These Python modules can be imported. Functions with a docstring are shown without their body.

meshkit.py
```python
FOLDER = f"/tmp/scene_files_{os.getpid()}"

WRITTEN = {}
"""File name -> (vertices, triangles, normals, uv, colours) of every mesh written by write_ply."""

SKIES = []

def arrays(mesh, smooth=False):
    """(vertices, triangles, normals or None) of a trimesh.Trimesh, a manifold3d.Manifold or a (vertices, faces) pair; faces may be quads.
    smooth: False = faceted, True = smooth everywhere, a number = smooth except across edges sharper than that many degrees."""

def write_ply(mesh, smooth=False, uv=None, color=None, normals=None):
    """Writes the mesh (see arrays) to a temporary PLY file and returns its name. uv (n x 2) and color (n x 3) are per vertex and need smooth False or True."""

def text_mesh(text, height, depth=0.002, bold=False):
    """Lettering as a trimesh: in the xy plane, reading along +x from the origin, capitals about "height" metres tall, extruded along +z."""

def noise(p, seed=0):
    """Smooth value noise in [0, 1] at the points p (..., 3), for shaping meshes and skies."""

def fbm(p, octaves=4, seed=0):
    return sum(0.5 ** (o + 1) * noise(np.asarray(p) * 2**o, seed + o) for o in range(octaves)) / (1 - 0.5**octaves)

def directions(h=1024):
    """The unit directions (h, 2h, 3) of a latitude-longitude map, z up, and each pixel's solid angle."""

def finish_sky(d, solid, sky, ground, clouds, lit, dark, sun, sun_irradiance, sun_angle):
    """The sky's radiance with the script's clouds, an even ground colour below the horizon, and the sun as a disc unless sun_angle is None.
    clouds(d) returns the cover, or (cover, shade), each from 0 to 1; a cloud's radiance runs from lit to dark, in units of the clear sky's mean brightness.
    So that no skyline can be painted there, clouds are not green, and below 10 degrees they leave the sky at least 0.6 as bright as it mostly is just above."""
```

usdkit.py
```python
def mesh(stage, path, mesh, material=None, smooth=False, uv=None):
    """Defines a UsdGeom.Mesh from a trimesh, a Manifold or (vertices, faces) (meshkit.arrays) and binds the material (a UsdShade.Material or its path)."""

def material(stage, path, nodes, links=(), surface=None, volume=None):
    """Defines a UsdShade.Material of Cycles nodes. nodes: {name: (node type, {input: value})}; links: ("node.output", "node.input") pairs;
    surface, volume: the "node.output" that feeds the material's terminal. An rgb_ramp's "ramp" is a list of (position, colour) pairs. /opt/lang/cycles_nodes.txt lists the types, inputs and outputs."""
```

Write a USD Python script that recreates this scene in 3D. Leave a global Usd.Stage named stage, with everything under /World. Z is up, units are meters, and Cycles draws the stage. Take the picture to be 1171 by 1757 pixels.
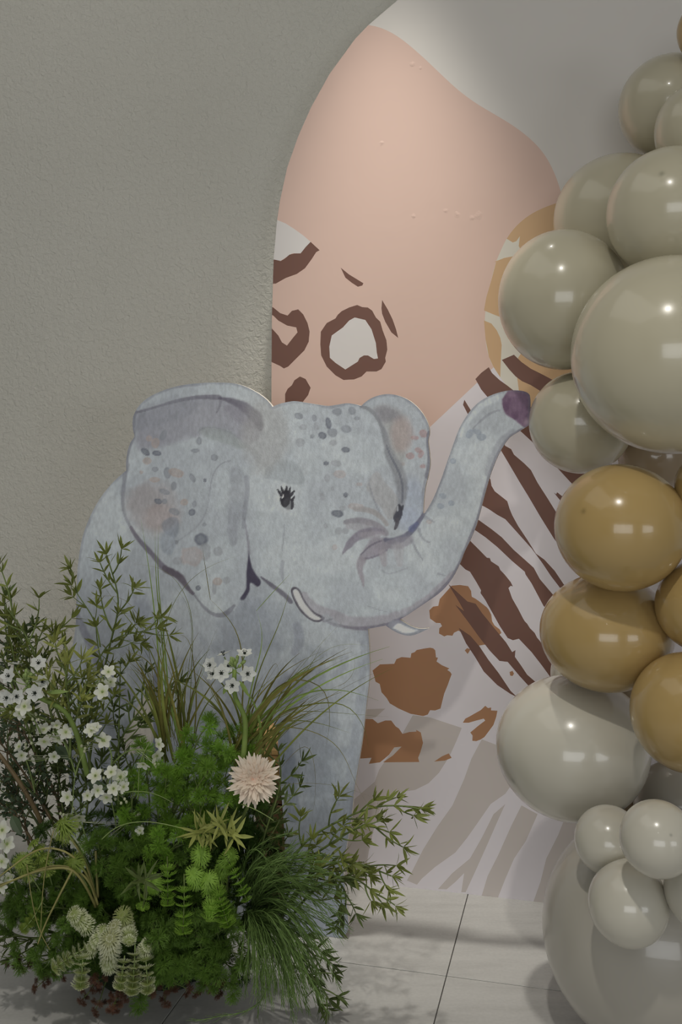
import math, random
import numpy as np
import trimesh, shapely
from shapely.geometry import Polygon, MultiPolygon, box as sbox, LineString
from shapely.ops import unary_union
import meshkit, usdkit
from pxr import Usd, UsdGeom, UsdLux, UsdShade, Gf, Sdf, Vt

stage = Usd.Stage.CreateInMemory()
UsdGeom.SetStageUpAxis(stage, 'Z'); UsdGeom.SetStageMetersPerUnit(stage, 1.0)
World = UsdGeom.Xform.Define(stage, '/World'); stage.SetDefaultPrim(World.GetPrim())
UsdGeom.Scope.Define(stage, '/World/Looks')
RNG = np.random.default_rng(7)

# ------------------------------------------------------------------ camera
F, CX, HY, CZ = 1700.0, 585.5, 750.0, 0.98       # focal length (px of a 1171 wide frame), horizon row, eye height
cam = UsdGeom.Camera.Define(stage, '/World/Camera')
cam.CreateHorizontalApertureAttr(36.0)
cam.CreateVerticalApertureAttr(36.0 * 1757 / 1171)
cam.CreateFocalLengthAttr(36.0 * F / 1171)
cam.CreateVerticalApertureOffsetAttr(-(878.5 - HY) / 1171 * 36.0)
cam.CreateFStopAttr(0.0)
cam.CreateClippingRangeAttr(Gf.Vec2f(0.05, 100))
cam.CreateExposureAttr(0.0)
cam.AddTransformOp().Set(Gf.Matrix4d(1, 0, 0, 0, 0, 0, 1, 0, 0, -1, 0, 0, 0, 0, CZ, 1))

# the room is turned 14 degrees against the view: u runs along the back wall, w into it
CT, ST = math.cos(math.atan(0.25)), math.sin(math.atan(0.25))
def UW(u, w, z):
    u, w, z = np.broadcast_arrays(*(np.asarray(a, float) for a in (u, w, z)))
    return np.stack([CT * u + ST * w, -ST * u + CT * w, z], -1)
def ray(px, py):
    return np.stack([(np.asarray(px, float) - CX) / F, np.ones_like(np.asarray(px, float)), (HY - np.asarray(py, float)) / F], -1)
def at(px, py, Y):
    return ray(px, py) * np.asarray(Y, float)[..., None] + np.array([0, 0, CZ])
def plane_uz(px, py, w0):
    "where the frame point falls on the upright plane w = w0, as (u, z)"
    d = ray(px, py); Y = w0 / (ST * d[..., 0] + CT)
    p = d * Y[..., None] + np.array([0, 0, CZ])
    return np.stack([CT * p[..., 0] - ST * p[..., 1], p[..., 2]], -1)
def frame_px(p):
    return np.stack([CX + F * p[..., 0] / p[..., 1], HY - F * (p[..., 2] - CZ) / p[..., 1]], -1)

# ------------------------------------------------------------------ lights
def light_at(kind, name, u, w, z, look, **kw):
    l = kind.Define(stage, '/World/Lights/' + name)
    p = UW(u, w, z); d = np.asarray(look, float); d /= np.linalg.norm(d)
    zr = -d; up = np.array([0, 0, 1.0]) if abs(zr[2]) < .9 else np.array([0, 1.0, 0])
    xr = np.cross(up, zr); xr /= np.linalg.norm(xr); yr = np.cross(zr, xr)
    l.AddTransformOp().Set(Gf.Matrix4d(*xr, 0, *yr, 0, *zr, 0, *p, 1))
    l.CreateIntensityAttr(kw.get('intensity', 1.0)); l.CreateColorAttr(Gf.Vec3f(*kw.get('color', (1, 1, 1))))
    return l
WD = UW(0, 1, 0)
WARM, COOL = (1.0, 0.955, 0.87), (0.97, 0.985, 1.0)
UsdGeom.Xform.Define(stage, '/World/Lights')
PANEL = 0.56
KEY, FRONT, BACKROW, DAY = 1310.0, 930.0, 30.0, 2.95       # strengths of the ceiling spots, and of the daylight in the shop windows
CONE = 17.5
for i, (u, w, k, cone, aim_) in enumerate([(-0.43, 1.75, KEY, CONE, (0.02, 0.34, -2.14)), (-0.12, 0.15, FRONT, 65, None), (1.9, -1.5, BACKROW, 70, None), (0.0, -1.5, BACKROW, 70, None), (-1.9, -1.5, BACKROW, 70, None)]):
    l = light_at(UsdLux.SphereLight, 'downlight_%03d' % i, u, w, 2.74, (0, 0, -1) if aim_ is None else UW(*aim_), intensity=k, color=WARM)
    l.CreateRadiusAttr(0.045)
    sh = UsdLux.ShapingAPI.Apply(l.GetPrim()); sh.CreateShapingConeAngleAttr(cone); sh.CreateShapingConeSoftnessAttr(1.0)
l = light_at(UsdLux.RectLight, 'ceiling_panel', -1.4, 0.7, 2.785, (0, 0, -1), intensity=PANEL, color=(1.0, 0.97, 0.91))
l.CreateWidthAttr(1.5); l.CreateHeightAttr(2.2)
for i, (u0, u1, z0, z1, k) in enumerate([(-1.3, 1.9, 0.35, 1.95, DAY), (4.0, 7.6, 0.35, 1.95, DAY)]):
    l = light_at(UsdLux.RectLight, 'daylight_%03d' % i, (u0 + u1) / 2, -4.14, (z0 + z1) / 2, WD, intensity=k, color=COOL)
    l.CreateWidthAttr(u1 - u0); l.CreateHeightAttr(z1 - z0)

# ------------------------------------------------------------------ small kit
USED = {}
def numbered(path):
    n = USED.get(path, 0); USED[path] = n + 1
    return path if n == 0 else '%s_%03d' % (path, n)
def tag(p, label=None, cat=None, group=None, kind=None):
    p = p.GetPrim() if hasattr(p, 'GetPrim') else p
    for k, v in (('label', label), ('category', cat), ('group', group), ('kind', kind)):
        if v: p.SetCustomDataByKey(k, v)
    return p
def obj(name, mesh, mat, parent='/World', smooth=False, tint=None):
    parent = parent if isinstance(parent, str) else str(parent.GetPath())
    m = usdkit.mesh(stage, numbered(parent + '/' + name), mesh, mat, smooth)
    if tint is not None:
        UsdGeom.PrimvarsAPI(m).CreatePrimvar('tint', Sdf.ValueTypeNames.Color3fArray, 'vertex').Set(Vt.Vec3fArray.FromNumpy(np.asarray(tint, np.float32)))
    return m.GetPrim()
def thing(name, loc=(0, 0, 0), mat4=None):
    x = UsdGeom.Xform.Define(stage, numbered('/World/' + name))
    m = np.eye(4)
    if mat4 is not None: m = np.asarray(mat4, float)
    else: m[:3, 3] = loc
    x.AddTransformOp().Set(Gf.Matrix4d(*m.T.ravel()))
    return x.GetPrim()
def copy_of(src, mat4):
    base = src.GetName()
    if base[-4:-3] == '_' and base[-3:].isdigit(): base = base[:-4]
    x = UsdGeom.Xform.Define(stage, numbered('/World/' + base))
    p = x.GetPrim(); p.GetReferences().AddInternalReference(src.GetPath()); p.SetInstanceable(True)
    x.ClearXformOpOrder(); x.AddTransformOp().Set(Gf.Matrix4d(*np.asarray(mat4, float).T.ravel()))
    return p
def cat_mesh(parts):
    vs, fs, n = [], [], 0
    for v, f in parts:
        vs.append(v); fs.append(np.asarray(f) + n); n += len(v)
    return np.vstack(vs), np.vstack(fs)
def lin(c):
    c = np.asarray(c, float) / 255.0
    return np.where(c <= 0.04045, c / 12.92, ((c + 0.055) / 1.055) ** 2.4)
def boxm(u0, u1, w0, w1, z0, z1):
    "a box along the room's axes"
    q = np.array([[u, w, z] for u in (u0, u1) for w in (w0, w1) for z in (z0, z1)])
    f = np.array([[0, 1, 3, 2], [4, 6, 7, 5], [0, 4, 5, 1], [2, 3, 7, 6], [0, 2, 6, 4], [1, 5, 7, 3]])
    return UW(q[:, 0], q[:, 1], q[:, 2]), np.vstack([f[:, :3], f[:, [0, 2, 3]]])
def bevel_box(u0, u1, w0, w1, z0, z1, b):
    pts = []
    for su in (0, 1):
        for sw in (0, 1):
            for sz in (0, 1):
                u, w, z = (u0, u1)[su], (w0, w1)[sw], (z0, z1)[sz]
                du, dw, dz = (b, -b)[su], (b, -b)[sw], (b, -b)[sz]
                pts += [[u, w + dw, z + dz], [u + du, w, z + dz], [u + du, w + dw, z]]
    h = trimesh.convex.convex_hull(np.array(pts))
    v = np.array(h.vertices)
    return UW(v[:, 0], v[:, 1], v[:, 2]), np.array(h.faces)
def tube(points, radii, sides=6, cap=True):
    p = np.asarray(points, float); n = len(p)
    r = np.broadcast_to(np.asarray(radii, float), (n,))
    t = np.gradient(p, axis=0); t /= np.linalg.norm(t, axis=1, keepdims=True) + 1e-12
    a = np.cross(t[0], [0, 0, 1.0] if abs(t[0, 2]) < .9 else [1.0, 0, 0]); A = []
    for k in range(n):
        a = a - t[k] * (a @ t[k]); a = a / (np.linalg.norm(a) + 1e-12); A.append(a)
    A = np.array(A); B = np.cross(t, A)
    ang = np.arange(sides) * 2 * np.pi / sides
    v = p[:, None] + r[:, None, None] * (np.cos(ang)[None, :, None] * A[:, None] + np.sin(ang)[None, :, None] * B[:, None])
    i, j = np.meshgrid(np.arange(n - 1), np.arange(sides), indexing='ij')
    q = np.stack([i * sides + j, i * sides + (j + 1) % sides, (i + 1) * sides + (j + 1) % sides, (i + 1) * sides + j], -1).reshape(-1, 4)
    f = np.vstack([q[:, [0, 1, 2]], q[:, [0, 2, 3]]])
    v = v.reshape(-1, 3)
    if cap:
        k = np.arange(1, sides - 1)
        f = np.vstack([f, np.stack([np.zeros_like(k), k + 1, k], 1), np.stack([np.zeros_like(k), k, k + 1], 1) + (n - 1) * sides])
    return v, f
def curve(ctrl, n=24):
    "a smooth line through the control points"
    c = np.asarray(ctrl, float)
    if len(c) == 2: return c[0] + np.linspace(0, 1, n)[:, None] * (c[1] - c[0])
    d = np.r_[0, np.cumsum(np.linalg.norm(np.diff(c, axis=0), axis=1))]
    from scipy.interpolate import PchipInterpolator, CubicSpline
    s = np.linspace(0, d[-1], n)
    return np.stack([CubicSpline(d, c[:, k], bc_type='natural')(s) for k in range(3)], 1) if len(c) > 3 else np.stack([CubicSpline(d, c[:, k])(s) for k in range(3)], 1)
def unit(v):
    v = np.asarray(v, float); return v / (np.linalg.norm(v, axis=-1, keepdims=True) + 1e-12)
def basis(z, x=None, roll=0.0):
    "columns: right, up, along z"
    z = unit(z); x = np.array([1.0, 0, 0]) if x is None else np.asarray(x, float)
    if abs(unit(x) @ z) > .95: x = np.array([0, 1.0, 0])
    x = unit(x - z * (x @ z)); y = np.cross(z, x)
    c, s = math.cos(roll), math.sin(roll)
    return np.stack([c * x + s * y, -s * x + c * y, z], 1)

# ------------------------------------------------------------------ materials
LK = '/World/Looks/'
def matte(name, color, rough=0.6, noise=None, bump=None, spec=0.3, coat=0.0, amount=0.12):
    nodes = {'p': ('principled_bsdf', {'base_color': color, 'roughness': rough, 'specular_ior_level': spec, 'coat_weight': coat})}
    links = []
    if noise:
        nodes['g'] = ('geometry', {})
        nodes['n'] = ('noise_texture', {'scale': noise, 'detail': 4})
        nodes['r'] = ('rgb_ramp', {'ramp': [(0.3, tuple(np.asarray(color) * (1 - amount))), (0.7, tuple(np.asarray(color) * (1 + amount)))]})
        links += [('g.position', 'n.vector'), ('n.fac', 'r.fac'), ('r.color', 'p.base_color')]
    if bump:
        nodes['g2'] = ('geometry', {})
        nodes['n2'] = ('noise_texture', {'scale': bump[0], 'detail': 3, 'roughness': 0.55})
        nodes['b'] = ('bump', {'distance': bump[1], 'strength': bump[2]})
        links += [('g2.position', 'n2.vector'), ('n2.fac', 'b.height'), ('b.normal', 'p.normal')]
    return usdkit.material(stage, LK + name, nodes, links, surface='p.BSDF')
def leafy(name, color, trans=0.3, rough=0.5, amount=0.25, tinted=False, spec=0.35):
    c = np.asarray(color, float)
    nodes = {'g': ('geometry', {}), 'n': ('noise_texture', {'scale': 28.0, 'detail': 2}), 'oi': ('object_info', {}),
             'r': ('rgb_ramp', {'ramp': [(0.25, tuple(c * (1 - amount))), (0.75, tuple(c * (1 + amount)))]}),
             'h': ('hsv', {'saturation': 1.0}), 'mv': ('map_range', {'from_min': 0., 'from_max': 1., 'to_min': 1 - amount * .7, 'to_max': 1 + amount * .7}),
             'p': ('principled_bsdf', {'roughness': rough, 'specular_ior_level': spec}), 't': ('translucent_bsdf', {}), 'm': ('mix_closure', {'fac': trans})}
    links = [('g.position', 'n.vector'), ('n.fac', 'r.fac'), ('oi.random', 'mv.value'), ('mv.result', 'h.value'), ('h.color', 'p.base_color'), ('h.color', 't.color'),
             ('p.BSDF', 'm.closure1'), ('t.BSDF', 'm.closure2')]
    if tinted:
        nodes['a'] = ('attribute', {'attribute': 'tint'})
        links += [('a.color', 'h.color')]
    else:
        links += [('r.color', 'h.color')]
    return usdkit.material(stage, LK + name, nodes, links, surface='m.closure')

# ------------------------------------------------------------------ the room
W_WALL, W_BOARD, W_ELE = 2.192, 2.127, 1.879
def wall_material():
    nodes = {'g': ('geometry', {}), 'n': ('noise_texture', {'scale': 95.0, 'detail': 3, 'roughness': 0.55, 'distortion': 0.6}), 'n2': ('noise_texture', {'scale': 26.0, 'detail': 2}),
             'ad': ('math', {'math_type': 'multiply_add', 'value2': 0.35}),
             'b': ('bump', {'distance': 0.006, 'strength': 0.8}), 'c': ('noise_texture', {'scale': 2.2, 'detail': 3}),
             'r': ('rgb_ramp', {'ramp': [(0.3, (0.70, 0.685, 0.615)), (0.7, (0.745, 0.73, 0.66))]}),
             'p': ('principled_bsdf', {'roughness': 0.75, 'specular_ior_level': 0.2})}
    links = [('g.position', 'n.vector'), ('g.position', 'n2.vector'), ('g.position', 'c.vector'), ('n2.fac', 'ad.value1'), ('n.fac', 'ad.value3'), ('ad.value', 'b.height'), ('b.normal', 'p.normal'), ('c.fac', 'r.fac'), ('r.color', 'p.base_color')]
    return usdkit.material(stage, LK + 'plaster', nodes, links, surface='p.BSDF')
M_WALL = wall_material()
M_WHITE = matte('ceiling_paint', (0.50, 0.495, 0.48), 0.8)
M_ROOM = matte('room_paint', (0.36, 0.355, 0.34), 0.8)
M_GROUT = matte('grout', (0.10, 0.095, 0.09), 0.9)
def tile_material():
    nodes = {'tc': ('geometry', {}), 'mp': ('mapping', {'rotation': (0, 0, math.atan(0.25)), 'scale': (1.0, 4.5, 1.0)}),
             'n': ('noise_texture', {'scale': 7.0, 'detail': 6, 'roughness': 0.62}), 'n2': ('noise_texture', {'scale': 160.0, 'detail': 2}),
             'r': ('rgb_ramp', {'ramp': [(0.25, (0.48, 0.475, 0.455)), (0.5, (0.555, 0.55, 0.53)), (0.8, (0.60, 0.595, 0.57))]}),
             'r2': ('rgb_ramp', {'ramp': [(0.3, (0.93, 0.93, 0.93)), (0.7, (1.0, 1.0, 1.0))]}), 'm': ('mix', {'mix_type': 'multiply', 'fac': 1.0}),
             'p': ('principled_bsdf', {'roughness': 0.5, 'specular_ior_level': 0.3})}
    links = [('tc.position', 'mp.vector'), ('mp.vector', 'n.vector'), ('tc.position', 'n2.vector'), ('n.fac', 'r.fac'), ('n2.fac', 'r2.fac'), ('r.color', 'm.color1'), ('r2.color', 'm.color2'), ('m.color', 'p.base_color')]
    return usdkit.material(stage, LK + 'stone_tile', nodes, links, surface='p.BSDF')
M_TILE = tile_material()
def structure(name, mesh, mat):
    return tag(obj(name, mesh, mat), kind='structure')
U0, U1, WF = -3.2, 8.4, -4.2
structure('wall_back', boxm(-1.79, U1, W_WALL, W_WALL + .12, -.05, 2.8), M_WALL)
structure('trim_1', bevel_box(-1.80, -1.79, W_WALL - .012, W_WALL + .1, 0, 2.8, .002), M_WHITE)
structure('wall_back_return', boxm(U0, -1.80, W_WALL + .02, W_WALL + .12, -.05, 2.8), M_WALL)
structure('wall_left', boxm(U0 - .12, U0, WF, W_WALL + .1, -.05, 2.8), M_ROOM)
structure('wall_right', boxm(U1, U1 + .12, WF, W_WALL + .1, -.05, 2.8), M_ROOM)
structure('wall_front', boxm(U0, U1, WF - .12, WF, -.05, 2.8), M_ROOM)
structure('ceiling', boxm(U0 - .1, U1 + .1, WF - .1, W_WALL + .1, 2.8, 2.9), M_WHITE)
PIT, US, WS = 0.4412, -0.2510, 1.795
ua, ub, wa = US - 5 * PIT, US + 4 * PIT, WS - 3 * PIT
fl = structure('floor', cat_mesh([boxm(U0, U1, WF, W_WALL + .1, -.06, -.006), boxm(U0, ua, WF, W_WALL, -.006, 0), boxm(ub, U1, WF, W_WALL, -.006, 0), boxm(ua, ub, WF, wa, -.006, 0)]), M_TILE)
for i in range(9):
    for j in range(4):
        g = 0.0009
        obj('tile', bevel_box(ua + i * PIT + g, ua + (i + 1) * PIT - g, wa + j * PIT + g, min(wa + (j + 1) * PIT - g, W_WALL), -.0065, 0, .0006), M_TILE, fl)
obj('joint_filler', boxm(ua, ub, wa, W_WALL, -.0064, -.0022), M_GROUT, fl)
# ------------------------------------------------------------------ arched backdrop
def tri_poly(p, eps=1e-7):
    out = []
    for g in getattr(p, 'geoms', [p]):
        if g.geom_type != 'Polygon' or g.area < eps: continue
        v, f = trimesh.creation.triangulate_polygon(g, engine='earcut')
        if len(f): out.append((v, f))
    if not out: return None
    v, f = cat_mesh(out)
    a = v[f]; s = (a[:, 1, 0] - a[:, 0, 0]) * (a[:, 2, 1] - a[:, 0, 1]) - (a[:, 1, 1] - a[:, 0, 1]) * (a[:, 2, 0] - a[:, 0, 0])
    f[s < 0] = f[s < 0][:, ::-1]
    return v, f
def on_plane(vf, w):
    v, f = vf
    return UW(v[:, 0], w, v[:, 1]), f          # seen from the room, +u right, z up: faces turn towards the room
def extrude_uz(poly, w0, w1):
    "a sheet of the outline poly (u, z) between the planes w0 and w1"
    m = trimesh.creation.extrude_polygon(poly, w1 - w0, engine='earcut')
    v = np.array(m.vertices)
    return UW(v[:, 0], w0 + v[:, 2], v[:, 1]), np.array(m.faces)[:, ::-1]
def PB(pts): return Polygon(plane_uz(*np.array(pts, float).T, W_BOARD)).buffer(0)
EDGE = [(466, 683), (466.7, 550.5), (469.9, 443), (475.6, 379.7), (480.6, 345), (493, 288), (512, 234), (534.4, 183.5), (566, 126.6), (610, 66.4), (632.5, 43), (683, 0)]
e = plane_uz(*np.array(EDGE).T, W_BOARD)
top = e[3:]
A_ = np.c_[2 * top, np.ones(len(top))]; sol = np.linalg.lstsq(A_, (top ** 2).sum(1), rcond=None)[0]
ARC_U, ARC_Z = sol[0], sol[1]; ARC_R = math.sqrt(sol[2] + ARC_U ** 2 + ARC_Z ** 2)
phi0 = math.atan2(e[-1, 1] - ARC_Z, e[-1, 0] - ARC_U)
arc = [(ARC_U + ARC_R * math.cos(t), ARC_Z + ARC_R * math.sin(t)) for t in np.linspace(phi0, math.pi / 2, 20)[1:]]
left = [(e[0, 0] - .004, 0.0)] + [tuple(x) for x in e] + arc
ARCH = Polygon(left + [(2 * ARC_U - x, z) for x, z in reversed(left[:-1])]).buffer(0)
PEACH, GREIGE, LILAC, BROWN, RUST, TAN, CREAM, SAND, PALE = (.80, .585, .50), (.80, .765, .72), (.84, .80, .845), (.21, .11, .086), (.47, .25, .135), (.70, .47, .27), (.80, .765, .67), (.655, .60, .575), (.80, .765, .745)
def print_material(name, color):
    nodes = {'g': ('geometry', {}), 'n': ('noise_texture', {'scale': 9.0, 'detail': 3}), 'mp': ('mapping', {'scale': (7.0, 7.0, 60.0)}), 'n2': ('noise_texture', {'scale': 1.0, 'detail': 4}),
             'mu': ('math', {'math_type': 'multiply_add', 'value2': 0.25}), 'sc': ('math', {'math_type': 'multiply', 'value2': 0.32}), 'b': ('bump', {'distance': 0.001, 'strength': 1.0}),
             'p': ('principled_bsdf', {'base_color': color, 'roughness': 0.48, 'specular_ior_level': 0.28})}
    links = [('g.position', 'n.vector'), ('g.position', 'mp.vector'), ('mp.vector', 'n2.vector'), ('n2.fac', 'mu.value1'), ('n.fac', 'mu.value3'), ('mu.value', 'sc.value1')]
    nodes['wn'] = ('noise_texture', {'scale': 130.0, 'detail': 1}); links.append(('g.position', 'wn.vector'))
    # the little dents where the print has been knocked
    dents = plane_uz(*np.array([(710, 371), (765, 362), (785, 368), (810, 374), (822, 370), (655, 245), (708, 110), (722, 116)], float).T, W_BOARD)
    prev = 'sc.value'
    for i, (u, z) in enumerate(dents):
        q = UW(u, W_BOARD, z); rad = (.006, .006, .008, .007, .010, .007, .007, .005)[i]
        nodes['d%d' % i] = ('vector_math', {'math_type': 'distance', 'vector2': tuple(q)})
        nodes['s%d' % i] = ('math', {'math_type': 'multiply_add', 'value2': rad * .9, 'value3': -rad * .45})
        nodes['a%d' % i] = ('math', {'math_type': 'add'})
        nodes['m%d' % i] = ('map_range', {'range_type': 'smoothstep', 'from_min': 0.0, 'from_max': rad, 'to_min': 1.0, 'to_max': 0.0})
        nodes['b%d' % i] = ('math', {'math_type': 'multiply_add', 'value2': 0.45})
        links += [('g.position', 'd%d.vector1' % i), ('wn.fac', 's%d.value1' % i), ('s%d.value' % i, 'a%d.value1' % i), ('d%d.value' % i, 'a%d.value2' % i), ('a%d.value' % i, 'm%d.value' % i), ('m%d.result' % i, 'b%d.value1' % i), (prev, 'b%d.value3' % i)]
        prev = 'b%d.value' % i
    links += [(prev, 'b.height'), ('b.normal', 'p.normal')]
    return usdkit.material(stage, LK + name, nodes, links, surface='p.BSDF')
MP = {k: print_material('print_' + k, c) for k, c in dict(peach=PEACH, greige=GREIGE, lilac=LILAC, brown=BROWN, rust=RUST, tan=TAN, cream=CREAM, sand=SAND, pale=PALE).items()}
M_FOAM = matte('foam_board_edge', (0.80, 0.77, 0.70), 0.7, noise=60)

swoop = [(632.5, 43), (673.6, 57), (708.4, 82.3), (746.4, 117), (784, 152), (822, 180), (860, 202.5), (898, 228), (930, 259), (952, 297.4), (964.7, 335.4)]
gir = [(960.3, 347), (931.6, 357.4), (907, 370.7), (886.6, 388), (870, 409.7), (859, 432), (851.7, 449.6), (843.5, 481.4), (836, 516.2), (832.7, 545), (833.7, 581.8), (839.4, 612.5), (847.6, 630), (858.9, 647.4)]
def smoothpx(p, n=4):
    p = np.array(p, float); d = np.r_[0, np.cumsum(np.hypot(*np.diff(p, axis=0).T))]
    from scipy.interpolate import CubicSpline
    s = np.unique(np.r_[d, np.concatenate([np.linspace(a, b, n + 1) for a, b in zip(d[:-1], d[1:])])])
    return list(map(tuple, np.stack([CubicSpline(d, p[:, k])(s) for k in (0, 1)], 1)))
swoop, gir = smoothpx(swoop), smoothpx(gir)
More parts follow.
